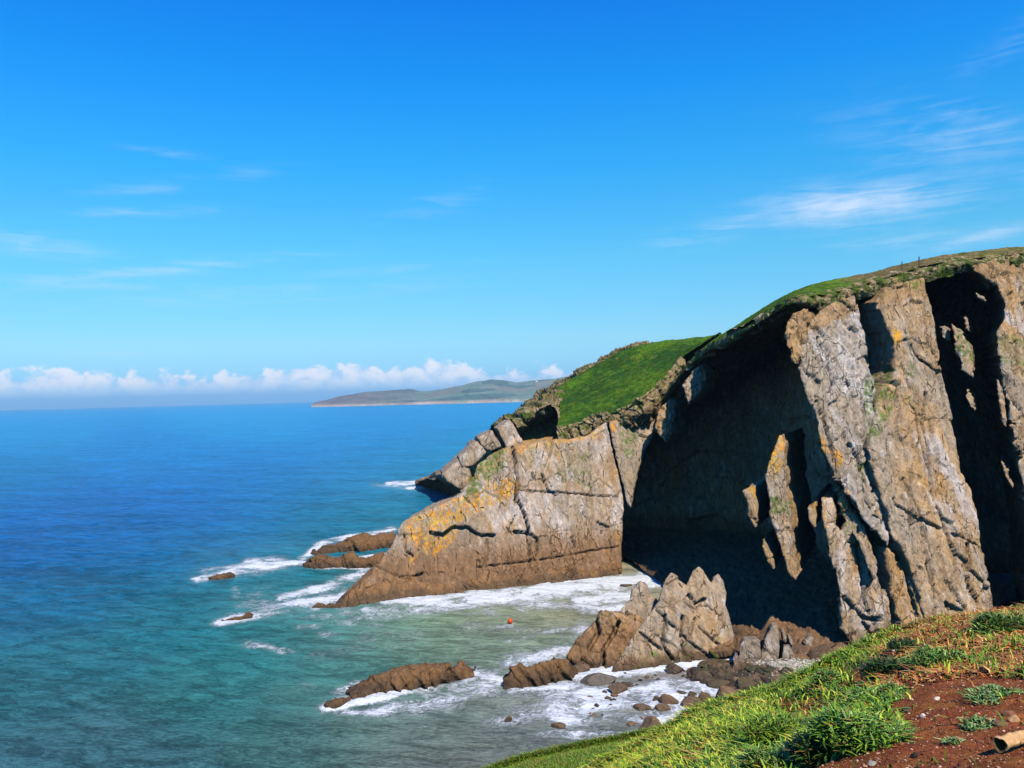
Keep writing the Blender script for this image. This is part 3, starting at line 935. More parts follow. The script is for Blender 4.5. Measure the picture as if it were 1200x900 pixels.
# stepped slabs on the seaward ridge
PO = W(600, 500, 196)
for k, (poly, off, th) in enumerate((([(583, 502), (598, 491), (604, 500), (614, 518), (604, 522), (594, 524), (588, 512)], 0, 9), ([(560, 513), (577, 504), (583, 514), (588, 523), (576, 528), (566, 524)], 0.5, 8), ([(538, 536), (560, 516), (566, 524), (570, 530), (556, 545), (542, 548)], 0.5, 9),
                                     ([(518, 556), (541, 535), (550, 546), (555, 566), (540, 572), (526, 566)], 0, 12), ([(540, 576), (556, 560), (566, 566), (560, 580), (548, 584)], 2, 8))):
    slab('rock_slab', cove, poly, PO, NB, off, th, res=0.22, cell=(2.5, 4), step=0.25, seed=40 + k, pale=0.3, warm=-0.1, jit=0.25, tide=8)
# hollow between the ridge and the turf, roofed over to keep it dark
hl = [(590, 500), (600, 492), (613, 484), (628, 477), (644, 471), (651, 476), (653, 486)]
h0 = [W(x, y + 6, 204) for x, y in hl]
h1 = [W(x + 1, y + 7, 211) for x, y in hl]
h2 = [W(x + 3, y + 11, 219) for x, y in hl]
h3 = [W(x + 4, 0.5 * y + 262, 219) for x, y in hl]
h4 = [W(x + 4, 530, 216) for x, y in hl]
rough_loft('rock_face', cove, [h0, h1, h2, h3, h4], 60, 120, 0.5, 0.3, 51, lambda P: rock_colour(P, 51, -0.1, 8, -0.3), M_ROCK, cells=0.5, cscale=0.4)


def turf_colour(seed, dry=0.0, base=(48, 80, 12), strong=(84, 116, 18)):
    def f(P):
        a = fbm(P, 0.07, 4, seed)
        b = fbm(P, 0.35, 4, seed + 1)
        c = fbm(P, 1.4, 3, seed + 2)
        k = sst(a + 0.9 * b + 0.4 * c, -0.35, 0.45)[:, None]
        col = lin(*base) * (1 - k) + lin(*strong) * k
        k = sst(b + 0.7 * c + dry, 0.40, 0.85)[:, None]
        col = col * (1 - k) + lin(132, 104, 62) * k
        k = sst(c - 0.3 * a, 0.45, 0.8)[:, None] * 0.6
        col = col * (1 - k) + lin(44, 58, 20) * k
        return np.clip(col * (1 + 0.25 * c[:, None]), 0.01, 0.6)
    return f


def edge_colour(seed, rockk=0.0):
    """crumbling earth, stones and tufts along a cliff edge"""
    tf = turf_colour(seed, 0.25, (66, 84, 24), (90, 100, 30))

    def f(P):
        a = fbm(P, 0.5, 4, seed + 11) + rockk
        c = fbm(P, 1.8, 3, seed + 13)
        col = tf(P)
        k = sst(a + 0.5 * c, -0.15, 0.3)[:, None]
        st = lin(140, 112, 74) * (1 - sst(c, -0.2, 0.4))[:, None] + lin(168, 150, 122) * sst(c, -0.2, 0.4)[:, None]
        col = col * (1 - k) + st * k
        return np.clip(col, 0.01, 0.7)
    return f


# turf slope of the low cliff: rows from the lower edge up to the skyline and over it
lower = [W(652, 503, 196), W(672, 500, 197), W(698, 490, 198), W(725, 482, 196), W(752, 468, 194), W(775, 449, 198), W(800, 419, 206), W(840, 392, 214)]
mid1 = [W(655, 487, 208), W(680, 478, 209), W(706, 466, 210), W(731, 456, 210), W(755, 444, 209), W(778, 430, 211), W(805, 411, 216), W(845, 390, 222)]
mid2 = [W(656, 468, 226), W(682, 454, 228), W(708, 440, 230), W(733, 429, 230), W(757, 421, 228), W(782, 413, 226), W(810, 406, 224), W(850, 395, 222)]
sky_ = [W(646, 461, 240), W(668, 446, 244), W(697, 430, 248), W(724, 415, 250), W(748, 406.5, 250), W(772, 402.5, 248), W(800, 401, 246), W(850, 396, 240)]
back = [p + np.array([0, 40, -14]) for p in sky_]
back2 = [p + np.array([0, 110, -70]) for p in sky_]
turf1 = rough_loft('turf_slope', cove, [lower, mid1, mid2, sky_, back, back2], 300, 300, 0.75, 0.30, 61, turf_colour(61, 0.12), M_TURF)
# broken earth edge below the turf, and the stony left shoulder of the ridge
e0 = [p + np.array([0, 0.5, 0.8]) for p in lower]
e1 = [p + np.array([0.2, -1.0, -1.2 - 0.8 * math.sin(k * 2.1)]) for k, p in enumerate(lower)]
e2 = [p + np.array([0.5, -0.8, -3.5]) for p in lower]
e3 = [p + np.array([1.0, 3.0, -7.0]) for p in lower]
rough_loft('earth_edge', cove, [r_[:7] for r_ in (e0, e1, e2, e3)], 70, 320, 0.6, 0.7, 63, edge_colour(63, 0.22), M_ROCK, cells=0.6, cscale=0.9)
sh_t = [W(582, 504, 206), W(598, 492, 208), W(612, 482, 212), W(628, 473.5, 222), W(641, 462, 236), W(660, 449, 243), W(681, 436, 246), W(702, 427.5, 248), W(726, 414, 250), W(748, 406, 250), W(770, 402, 248)]
sh_f = [W(592, 503, 202), W(606, 494, 203), W(624, 484, 205), W(642, 478, 207), W(652, 474, 220), W(668, 460, 232), W(690, 446, 238), W(712, 434, 242), W(734, 421, 245), W(752, 412, 246), W(772, 404, 247)]
sh_g = [p + np.array([0.5, 4, -3]) for p in sh_f]
sh_b = [p + np.array([-2, 14, -6]) for p in sh_t]
sh_b2 = [p + np.array([-5, 50, -60]) for p in sh_t]
rough_loft('stony_shoulder', cove, [sh_g, sh_f, sh_t, sh_b, sh_b2], 80, 420, 0.8, 0.4, 65, edge_colour(65, 0.12), M_ROCK, cells=1.0, cscale=0.45)
# outer flank down to the small point in the sea
fl_t = [W(490, 566, 352), W(505, 560, 330), W(520, 556, 300), W(540, 537, 270), W(560, 518, 240), W(583, 503, 212)]
fl_b = [Z(488, 569, -1), Z(505, 571, -1), Z(524, 570, -1), Z(548, 572, -1), Z(570, 585, -1), Z(600, 600, -1)]
fl_k = [p + np.array([4, 30, -p[2] - 3]) for p in fl_t]
fl_m = [0.5 * a + 0.5 * b + np.array([0, -1, 1.0]) for a, b in zip(fl_t, fl_b)]
rough_loft('rock_flank', cove, [fl_b, fl_m, fl_t, fl_k], 60, 220, 1.0, 0.25, 67, lambda P: rock_colour(P, 67, 0.0, 9, 0.2), M_ROCK, cells=1.2, cscale=0.25)

# ------------------------------------------------------------------ high cliff with its shaded gullies
high = thing('sea_cliff', 'tall headland cliff with sunlit slabs and black shaded recesses', 'cliff', Z(1000, 790, 0))
PR = Z(960, 792, 0.0)
SA = [(946, 384), (955, 370), (968, 358), (986, 348), (1004, 346), (1011, 378), (1017, 418), (1028, 455), (1024, 500), (1014, 530), (1022, 560), (1036, 600), (1044, 642), (1012, 606), (990, 575), (976, 545), (962, 512), (951, 470), (940, 440), (937, 408)]
UND = (0.40, 0.917, 0.0)                     # these plates are undercut: their left sides run back out of the light
slab('rock_slab', high, SA, PR, NB, -1.2, 12, E=UND, res=0.17, cell=(2.2, 5.0), step=0.5, groove=0.5, tilt=0.15, rough=0.35, frag=0.24, shear=-0.3, seed=11, pale=0.45, warm=-0.25, tide=6,
     cracks=[([(961, 395), (968, 415), (972, 440), (976, 452)], 0.35, 1.2), ([(985, 350), (1000, 365)], 0.25, .9), ([(996, 520), (1010, 545), (1020, 585)], 0.3, 1.2), ([(1022, 455), (1026, 482)], 0.3, 1), ([(958, 470), (975, 520), (985, 560)], 0.3, 1.1)])
SB = [(1036, 344), (1040, 334), (1062, 329), (1084, 324), (1087, 344), (1096, 375), (1100, 402), (1104, 440), (1113, 472), (1121, 510), (1130, 556), (1144, 586), (1154, 630), (1160, 670), (1168, 722), (1160, 760), (1100, 765), (1092, 735), (1080, 700), (1066, 660), (1048, 625), (1038, 596), (1026, 560), (1018, 525), (1027, 490), (1033, 460), (1050, 435), (1048, 405), (1040, 380), (1030, 352)]
slab('rock_slab', high, SB, PR, NB, 0, 12, res=0.17, cell=(2.6, 9), step=0.42, groove=0.5, tilt=0.16, rough=0.34, frag=0.22, shear=-0.32, seed=14, warm=0.08, pale=0.12, tide=6,
     cracks=[([(1062, 398), (1080, 420), (1102, 435)], 0.35, 1.2), ([(1086, 460), (1082, 490), (1090, 520), (1092, 555), (1095, 590), (1110, 622), (1120, 648), (1130, 660), (1134, 684), (1146, 706)], 0.35, 1.4), ([(1072, 480), (1078, 510), (1088, 545)], 0.2, .8),
             ([(1118, 625), (1135, 635), (1152, 640)], 0.2, .8), ([(1132, 640), (1136, 668), (1150, 682), (1158, 690)], 0.3, 1.2), ([(1046, 585), (1070, 605), (1100, 620)], 0.2, .8), ([(1110, 707), (1128, 716)], 0.3, 1.2), ([(1060, 560), (1075, 600), (1090, 650), (1098, 700)], 0.15, .6)])
SC_ = [(981, 565), (988, 572), (1000, 592), (1012, 612), (1020, 640), (1030, 670), (1038, 696), (1050, 716), (1054, 738), (1040, 760), (1018, 770), (1000, 756), (988, 736), (986, 714), (985, 690), (974, 650), (966, 616), (976, 612), (988, 622), (994, 610), (984, 590)]
slab('rock_slab', high, SC_, PR, NB, -3.0, 10, E=UND, res=0.16, cell=(1.8, 6), step=0.45, groove=0.6, tilt=0.2, rough=0.34, shear=-0.35, seed=17, pale=0.35, warm=0.05, tide=5, frag=0.15,
     cracks=[([(1006, 620), (1010, 660), (1014, 700), (1020, 716)], 0.35, 1.3), ([(990, 700), (1010, 722), (1030, 726)], 0.35, 1.3), ([(1012, 730), (1030, 745)], 0.3, 1.2), ([(1022, 735), (1024, 760)], 0.25, 1)])
slab('rock_slab', high, [(1040, 640), (1052, 652), (1060, 672), (1064, 690), (1078, 716), (1088, 745), (1068, 752), (1052, 720), (1046, 690), (1042, 662)], PR, NB, -1.6, 7, res=0.16, cell=(1.6, 4), step=0.4, shear=-0.35, seed=19, warm=0.35, tide=4)
slab('rock_slab', high, [(1064, 655), (1072, 662), (1082, 690), (1100, 730), (1106, 760), (1092, 756), (1080, 720), (1070, 690)], PR, NB, -0.8, 6, res=0.16, cell=(1.6, 4), step=0.3, shear=-0.35, seed=20, warm=0.2, tide=4)
# ribs standing out of the shade at the corner
for k, (poly, off) in enumerate((([(916, 508), (919, 520), (918, 545), (922, 575), (929, 600), (930, 640), (933, 664), (932, 682), (922, 668), (916, 640), (906, 610), (901, 580), (897, 556), (904, 536), (910, 520)], -6.0), ([(871, 574), (884, 570), (886, 584), (889, 602), (888, 620), (879, 604), (876, 588)], -9.0),
                                 ([(893, 628), (900, 640), (908, 656), (909, 668), (901, 655), (895, 642)], -7.5), ([(948, 594), (957, 588), (959, 605), (957, 620), (950, 608)], -4.0), ([(965, 582), (975, 584), (980, 602), (976, 622), (984, 650), (974, 652), (966, 620)], -3.6),
                                 ([(957, 500), (965, 512), (975, 530), (972, 546), (963, 532)], -2.5), ([(1000, 620), (1016, 640), (1028, 676), (1024, 682), (1012, 650)], -1.5), ([(976, 535), (990, 552), (1008, 580), (1022, 610), (1008, 596), (990, 572), (981, 556)], -1.8), ([(1010, 562), (1030, 590), (1036, 612), (1026, 604), (1014, 585)], -0.8))):
    slab('rock_rib', high, poly, PR, NB, off, 30, E=(0.44, 0.898, 0), res=0.15, cell=(1.4, 3.5), step=0.35, groove=0.3, tilt=0.2, rough=0.3, shear=-0.35, seed=70 + k, pale=0.15, warm=0.1, tide=3, jit=0.3)
# nearer buttress to the right of the great gully, seen edge on
SF = [(1140, 312), (1164, 330), (1178, 352), (1178, 372), (1168, 390), (1172, 415), (1180, 450), (1184, 480), (1192, 520), (1204, 560), (1214, 640), (1224, 760), (1420, 720), (1420, 300), (1300, 294), (1200, 299), (1160, 304)]
slab('rock_slab', high, SF, PR, NB, 3, 34, res=0.22, cell=(3, 7), step=0.6, groove=0.4, tilt=0.3, rough=0.45, frag=0.4, shear=-0.3, seed=23, warm=0.1, pale=0.1, tide=4, E=(0.438, 0.899, 0),
     cracks=[([(1180, 440), (1188, 470), (1200, 490)], 0.3, 1), ([(1190, 400), (1192, 440), (1205, 470)], 0.3, 1)])
for k, (poly, off) in enumerate((([(1116, 378), (1126, 384), (1138, 402), (1142, 425), (1142, 442), (1130, 432), (1120, 408)], 0.0), ([(1104, 380), (1112, 384), (1116, 398), (1106, 396)], -2), ([(1130, 370), (1135, 372), (1138, 386), (1133, 384)], 0), ([(1132, 455), (1140, 460), (1146, 480), (1138, 474)], -1), ([(1154, 318), (1163, 330), (1162, 337), (1156, 332)], 1.5), ([(1145, 340), (1156, 346), (1158, 352), (1150, 348)], 1), ([(1168, 440), (1176, 456), (1182, 500), (1174, 490)], 2.0), ([(1176, 538), (1184, 550), (1192, 572), (1182, 560)], 2.0), ([(1186, 495), (1196, 506), (1200, 530), (1190, 520)], 3.4))):
    slab('rock_rib', high, poly, PR, NB, off, 16, E=(0.52, 0.854, 0), res=0.15, cell=(1.4, 3), step=0.35, shear=-0.35, seed=90 + k, pale=0.2, tide=2, jit=0.35, frag=0.15)
# back of the recesses: one rough face set well behind the slabs
BRp = [(962, 360), (985, 338), (1040, 326), (1078, 322), (1086, 360), (1098, 420), (1112, 500), (1136, 590), (1150, 660), (1160, 790), (1040, 800), (1030, 740), (1012, 680), (1000, 610), (985, 560), (972, 500), (958, 430)]
slab('rock_face', high, BRp, PR, NB, -7, 4, res=0.3, cell=(3, 6), step=0.7, tilt=0.3, rough=0.5, seed=27, warm=-0.1, tide=5)
slab('rock_face', high, [(1040, 345), (1260, 335), (1300, 800), (1040, 800)], PR, NB, -34, 3, res=0.45, cell=(4, 7), step=1.0, tilt=0.4, rough=0.6, seed=28, warm=-0.1, tide=5)  # far back of the gully, a slot made deep so it falls dark
# recess wall to the low cliff, shaped as a deep cave to add shade
top = [W(1080, 336, 158), W(1040, 341, 156), W(1000, 346, 153), W(957, 354, 148), W(940, 356, 145), W(907, 367, 147), W(881, 383, 153), W(857, 396, 160), W(831, 408, 172), W(809, 427, 181), W(791, 448, 189), W(772, 474, 198), W(762, 496, 204), W(752, 515, 209), W(742, 517, 212), W(728, 520, 214)]
deep = np.array([(82, 164), (74, 160), (66, 157), (62, 154), (60, 152), (61, 154), (63, 158), (64, 166), (65, 177), (64, 190), (62, 204), (57, 216), (48, 224), (36, 231), (22, 236), (6, 236)], float)
assert len(deep) == len(top)
r1 = [np.array([p[0] * 0.5 + d[0] * 0.5, p[1] * 0.5 + d[1] * 0.5, p[2] + 0.06 * np.hypot(*(d - p[:2]))]) for p, d in zip(top, deep)]
r1b = [np.array([d[0], d[1], p[2] + 0.08 * np.hypot(*(d - p[:2]))]) for p, d in zip(top, deep)]
r2 = [np.array([d[0], d[1], p[2] * 0.72]) for p, d in zip(top, deep)]
r3 = [np.array([d[0] + 1.5, d[1] + 1, p[2] * 0.36]) for p, d in zip(top, deep)]
r4 = [np.array([d[0] + 1.5, d[1] + 1, -2.0]) for p, d in zip(top, deep)]
rough_loft('rock_face', high, [top, r1, r1b, r2, r3, r4], 170, 260, 1.0, 0.16, 29, lambda P: rock_colour(P, 29, -0.15, 8, -0.3), M_ROCK, cells=1.3, cscale=0.25)
fl_f = [W(818, 690, 148), W(820, 700, 140), W(860, 735, 124), W(900, 770, 113), W(940, 783, 109), W(985, 784, 109), W(1040, 785, 109), W(1100, 785, 109)]
for p in fl_f:
    p[2] = 0.2
fl_b = [np.array([x_, y_, z_]) for x_, y_, z_ in ((20, 232, 0.5), (40, 226, 2), (56, 206, 3.5), (66, 180, 4), (70, 155, 4), (76, 150, 4), (84, 148, 4), (92, 148, 4))]
fl_m = [0.5 * a_ + 0.5 * b_ + np.array([0, 0, 0.6]) for a_, b_ in zip(fl_f, fl_b)]
rough_loft('scree', high, [[p + np.array([0, -1.5, -1.5]) for p in fl_f], fl_f, fl_m, fl_b], 120, 260, 1.5, 0.55, 35, lambda P: rock_colour(P, 35, -0.2, 9, -0.3), M_ROCK)
# broken blocks along the rim of the recess
for k, (poly, d_) in enumerate((([(768, 500), (774, 478), (786, 466), (793, 474), (790, 500), (780, 520)], 190), ([(800, 452), (812, 434), (826, 424), (830, 440), (822, 458), (808, 474)], 177), ([(920, 388), (930, 368), (946, 360), (950, 376), (944, 410), (932, 430)], 139))):
    slab('rock_rib', high, poly, W(poly[1][0], poly[1][1], d_), NB, 0, 9, E=(0.5, 0.86, 0.06), res=0.2, cell=(1.3, 2), step=0.5, groove=0.4, tilt=0.4, rough=0.4, seed=120 + k, warm=0.1, tide=1, jit=0.6, frag=0.2)
# turf cap: cliff edge, brow, skyline, and the ground falling away behind
edge = [W(752, 512, 208), W(766, 488, 202), W(782, 460, 195), W(802, 434, 186), W(827, 410, 173), W(853, 397, 161), W(881, 381, 153), W(907, 365, 147), W(937, 350, 140), W(968, 344, 135), W(1004, 336, 134), W(1042, 324, 133), W(1085, 314.5, 132), W(1130, 308, 127), W(1180, 303, 123), W(1260, 300, 120), W(1420, 296, 116)]
crest = [W(760, 494, 212), W(770, 478, 208), W(786, 453, 204), W(806, 428, 196), W(830, 404, 182), W(856, 387, 178), W(884, 368, 174), W(910, 352, 168), W(940, 338.5, 162), W(972, 331.5, 157), W(1008, 325, 151), W(1044, 316.5, 146), W(1087, 306, 143), W(1130, 299.5, 137), W(1180, 294.5, 132), W(1260, 289, 128), W(1420, 282, 124)]
_off = {968: -1.8, 1004: -1.7, 1042: -1.1, 1085: -0.2, 1130: 1.2, 1180: 3.0, 1260: 3.0, 1420: 3.0}
_epx = (752, 766, 780, 800, 826, 852, 880, 906, 936, 968, 1004, 1042, 1085, 1130, 1180, 1260, 1420)
_epy = {968: 344, 1004: 336, 1042: 324, 1085: 311, 1130: 304, 1180: 298.5, 1260: 294, 1420: 288}
_cpy = {968: (972, 331.5), 1004: (1008, 325), 1042: (1044, 316.5), 1085: (1087, 306), 1130: (1130, 299.5), 1180: (1180, 294.5), 1260: (1260, 289), 1420: (1420, 282)}
for i_, x_ in enumerate(_epx):
    if x_ in _off:
        e_ = OnPlane(x_, _epy[x_], PR + NB / np.linalg.norm(NB) * _off[x_], NB)
        edge[i_] = e_ + np.array([0, 0.4, 0])
        crest[i_] = W(_cpy[x_][0], _cpy[x_][1], e_[1] + (20 if x_ < 1050 else 12))
brow = [0.45 * a + 0.55 * b + np.array([0, 0, 0.5]) for a, b in zip(edge, crest)]
bk1 = [p + np.array([3, 22, -5.0 if i_ >= 9 else -1.5]) for i_, p in enumerate(crest)]
bk2 = [p + np.array([10, 90, -60 if i_ >= 11 else -9]) for i_, p in enumerate(crest)]
_tc, _ec = turf_colour(31, -0.02, (62, 92, 18), (96, 122, 26)), edge_colour(35, 0.1)


def cap_colour(P):
    x = P[:, 0] + 5 * fbm(P, 0.15, 3, 77)
    k = sst(x, 63, 70)[:, None] * 0.85                   # green on the brow, dry and trodden along the higher edge
    return _tc(P) * (1 - k) + (0.5 * _ec(P) + 0.5 * lin(112, 86, 52)) * k


rough_loft('turf_cap', high, [edge, brow, crest, bk1, bk2], 120, 460, 0.4, 0.5, 31, cap_colour, M_TURF)
lipo = [p + np.array([0.0, 1.5, 0.5]) for p in edge]
lip1 = [p + np.array([-0.1, -0.3, -0.35]) for p in edge]
lip2 = [p + np.array([0.3, 0.2, -0.55 - 0.4 * math.sin(1.7 * k)]) for k, p in enumerate(edge)]
lip3 = [p + np.array([1.8, 2.2, -0.7 - 0.4 * math.sin(1.7 * k)]) for k, p in enumerate(edge)]
_T = np.cross(NB / np.linalg.norm(NB), np.cross(ZUP, NB) / np.linalg.norm(np.cross(ZUP, NB)))
for i_, p in enumerate(edge):
    if i_ >= 9:
        k_ = 0.6 + 0.4 * math.sin(2.3 * i_)
        lip1[i_] = p + NB * 0.3 - _T * 0.7
        lip2[i_] = p + NB * 0.30 - _T * (1.2 + 0.6 * k_)
        lip3[i_] = p - NB * 0.9 - _T * (2.0 + 1.2 * k_)
rough_loft('earth_edge', high, [lipo, lip1, lip2, lip3], 60, 800, 0.36, 0.6, 33, edge_colour(33, 0.04), M_ROCK, cells=0.45, cscale=0.7)

# two fence posts on the skyline
M_WOOD = mat_plain('weathered_wood', tuple(lin(92, 78, 62)), 0.9)
post_me = None
for k, (px, py, hgt, lb) in enumerate(((1057, 311.6, 0.75, 'short grey fence post on the cliff skyline, the one nearer the drop of the turf'), (1077, 306.8, 0.95, 'taller grey fence post on the cliff skyline, beside a shorter one'))):
    p = W(px, py, 146)
    pt = thing('fence_post', lb, 'post', p, 'fence posts on the cliff top')
    V, F = box(0, 0, -0.8, 0.16, 0.16, hgt + 0.8)
    V = [(x * (0.9 if z > 0 else 1) + 0.03 * max(z, 0), y * (0.9 if z > 0 else 1), z) for x, y, z in V]
    mesh_obj('shaft', np.array(V) + p, F, M_WOOD, pt, smooth=False)
# ------------------------------------------------------------------ haze over the bay
HAZE = True
# ------------------------------------------------------------------ rocks in the cove
def rock_ridge(name, label, crest_px, base_px, depth, seed, cat='rock', group=None, warm=0.3, tide=6, pale=0.0, lean=0.35, amp=0.35, cells=0.5, cscale=0.5, gain=1.0, nu=70, nv=120, parent=None, mat=None, z0=0.0, strat=0.0):
    """a rock with its own waterline and skyline; base_px runs along the near waterline, crest_px along the top"""
    n = max(len(crest_px), 8)
    b = resample(np.array([Z(x, y, z0) for x, y in base_px]), n)
    c = []
    cp = resample(np.array(crest_px, float), n)
    for (x, y), q in zip(cp, b):
        c.append(W(x, y, q[1] + depth * lean))
    c = np.array(c)
    zt = np.maximum(c[:, 2] - z0, 0.15)
    c[:, 2] = z0 + zt
    b0 = b.copy(); b0[:, 2] = z0 - 0.8; b0[:, 1] -= 0.3
    m1 = b + (c - b) * 0.5; m1[:, 1] -= 0.12 * depth
    k1 = c.copy(); k1[:, 1] += depth * 0.3; k1[:, 2] = z0 + (c[:, 2] - z0) * 0.62
    k2 = c.copy(); k2[:, 1] += depth * (1 - lean); k2[:, 2] = z0 - 0.8
    ctr = (b.mean(0) + k2.mean(0)) / 2
    rows = [b0, m1, c, k1, k2]
    ends = []
    for r in rows:                                         # close both ends
        r = np.array(r)
        d0, d1 = r[0] - r[1], r[-1] - r[-2]
        e0 = r[0] + 0.25 * d0; e0[2] = z0 - 0.9
        e1 = r[-1] + 0.25 * d1; e1[2] = z0 - 0.9
        ends.append(np.concatenate([[e0], r, [e1]]))
    root = parent or thing(name, label, cat, (ctr[0], ctr[1], z0), group)
    o = rough_loft('rock_body' if parent is None else name, root, ends, nu, nv, amp, 0.45, seed, lambda P: rock_colour(P, seed, warm, tide, pale, gain * 0.74), mat or M_REEF, cells=cells, cscale=cscale, strat=strat)
    return root


# pinnacle stack below the cliff
pin = thing('rock_stack', 'jagged grey pinnacle rock with three sharp points below the shaded recess', 'rock', Z(790, 780, 0))
PP = Z(760, 785, 0.0)
NP = np.array([0.22, -0.86, 0.46])
slab('rock_slab', pin, [(716, 790), (722, 776), (731, 764), (742, 746), (752, 732), (764, 716), (773, 703), (777, 690), (781, 678), (787, 670), (794, 674), (800, 681), (806, 685), (809, 678), (813, 668), (820, 663), (826, 668), (831, 678), (835, 682), (838, 675), (843, 671), (849, 680), (853, 694), (851, 708), (857, 726), (861, 743), (860, 756), (850, 765), (820, 775), (790, 783), (755, 790)],
     PP, NP, 0, 7, E=(0.15, 0.92, -0.30), res=0.13, cell=(2.4, 4), step=0.18, groove=0.3, tilt=0.12, rough=0.2, shear=0.5, seed=101, warm=-0.05, pale=0.05, tide=2.5, jit=0.14, frag=0.10,
     cracks=[([(780, 722), (776, 745), (782, 762), (790, 772)], 0.25, .8), ([(800, 723), (798, 745), (802, 765)], 0.25, .8), ([(815, 725), (808, 745), (800, 760)], 0.15, .6), ([(770, 715), (790, 735), (812, 755), (830, 768)], 0.12, .5), ([(750, 740), (775, 760)], 0.12, .5), ([(820, 735), (845, 758)], 0.12, .5), ([(808, 697), (815, 708), (826, 702)], 0.2, .7), ([(846, 720), (842, 735)], 0.12, .5)])
slab('rock_slab', pin, [(664, 770), (668, 760), (676, 748), (688, 738), (698, 726), (704, 716), (718, 716), (732, 719), (748, 720), (758, 726), (756, 740), (748, 760), (738, 784), (716, 785), (700, 783), (682, 782)], PP, np.array([0.05, -0.82, 0.55]), -0.6, 8, E=(0.1, 0.92, -0.26), res=0.14, cell=(2, 2.2), step=0.4, groove=0.4, tilt=0.35, rough=0.3, shear=0.6, seed=104, warm=0.25, tide=9, jit=0.35, frag=0.15,
     cracks=[([(700, 725), (702, 740), (690, 760)], 0.3, 1), ([(725, 730), (708, 760), (706, 780)], 0.3, 1)])
slab('rock_slab', pin, [(728, 716), (740, 700), (742, 690), (751, 680), (758, 682), (763, 694), (772, 706), (770, 722), (756, 732), (742, 730)], PP, NP, -4.5, 5, E=(0.15, 0.92, -0.30), res=0.14, cell=(2, 2), step=0.3, groove=0.3, tilt=0.3, rough=0.25, seed=106, pale=0.3, tide=4)
slab('rock_slab', pin, [(832, 762), (846, 757), (860, 752), (864, 760), (858, 768), (840, 772)], PP, NP, 0.8, 3, res=0.14, cell=(1, 1), step=0.3, seed=107, warm=0.3, tide=6)
# grey rocks leaning at the cliff foot
gr = thing('rock_cluster', 'pale grey fluted rocks leaning together at the foot of the shaded cliff', 'rock', Z(890, 785, 0))
PG = Z(885, 788, 0.0)
for k, (poly, off) in enumerate((([(866, 784), (867, 768), (868, 756), (873, 750), (886, 749), (892, 755), (894, 768), (888, 784), (878, 790)], 0.6), ([(856, 790), (862, 774), (870, 766), (880, 780), (880, 792)], 1.4), ([(888, 790), (893, 772), (897, 750), (901, 742), (906, 733), (912, 732), (915, 742), (914, 760), (912, 780), (908, 792)], 0), ([(890, 792), (892, 776), (898, 770), (904, 778), (908, 792)], 1.5), ([(913, 786), (917, 772), (919, 758), (926, 756), (932, 766), (932, 784), (924, 790)], 0.3), ([(918, 738), (922, 740), (924, 752), (920, 752)], -1), ([(925, 744), (931, 750), (931, 758), (927, 754)], -1), ([(943, 752), (950, 746), (955, 746), (953, 760), (948, 758)], -2), ([(860, 772), (864, 762), (866, 772), (864, 782)], 0.8))):
    slab('rock_slab', gr, poly, PG, NP, off, 5, E=(0.25, 0.9, -0.16), res=0.12, cell=(1.2, 2.5), step=0.2, groove=0.25, tilt=0.2, rough=0.16, shear=0.2, seed=110 + k, pale=0.15, warm=-0.5, tide=2.0, jit=0.15, gain=0.8)

reef = rock_ridge('reef', 'big ribbed brown reef awash, alone in the open green water', [(412, 812), (425, 802), (440, 794), (458, 787), (475, 782), (498, 780), (522, 779), (530, 782), (538, 777), (552, 786), (557, 792)], [(411, 821), (430, 817), (450, 814), (480, 811), (510, 806), (530, 800), (556, 795)], 7, 130, 'reef', warm=0.7, tide=40, cells=0.3, strat=0.42, nu=90, nv=240)
rock_ridge('rock_ledge', 'low wet brown ledge in surf at the seaward tip of the big ribbed reef', [(382, 827), (392, 822), (402, 819), (411, 819)], [(380, 830), (395, 829), (412, 822)], 2, 150, warm=0.6, tide=40, amp=0.2, cells=0.2, nu=30, nv=50)
reef2 = rock_ridge('reef', 'small brown reef of slanting ribs beside the pinnacle rock', [(598, 786), (604, 778), (615, 782), (628, 779), (640, 776), (650, 774), (662, 776), (671, 788)], [(597, 806), (615, 805), (635, 803), (655, 799), (672, 796)], 4, 152, 'reef', warm=0.7, tide=40, cells=0.2, nu=70, nv=150, strat=0.45)
rock_ridge('reef', 'long dark brown reef running out from the low cliff, farther of two', [(372, 648), (384, 641), (398, 636), (412, 632), (424, 628), (436, 630), (450, 626), (466, 625), (474, 632)], [(370, 650), (395, 647), (420, 646), (446, 643), (474, 640)], 10, 160, 'reef', 'reefs off the low cliff', warm=0.5, tide=40, amp=0.5, cells=0.6, cscale=0.4, strat=0.4)
rock_ridge('reef', 'brown hump-backed reef off the low cliff, nearer of two, ringed by surf', [(357, 662), (366, 655), (378, 652), (390, 656), (402, 655), (412, 648), (422, 655), (436, 650), (450, 646)], [(356, 665), (380, 666), (405, 665), (425, 666), (448, 664)], 7, 162, 'reef', 'reefs off the low cliff', warm=0.6, tide=40, amp=0.4, cells=0.5, cscale=0.4, strat=0.35)
rock_ridge('rock', 'small dark rock alone in a long white streak of surf, far out', [(245, 677), (253, 674), (262, 673), (268, 671), (273, 675)], [(244, 680), (258, 679), (274, 677)], 3, 164, warm=0.6, tide=40, amp=0.3, cells=0.3, nu=30, nv=50)
rock_ridge('rock', 'small jagged tan rock in the surf, with spray on its seaward side', [(260, 726), (274, 722), (284, 721), (291, 716), (297, 720)], [(259, 728), (278, 727), (298, 724)], 2.5, 166, warm=0.7, tide=40, amp=0.3, cells=0.35, nu=30, nv=50)
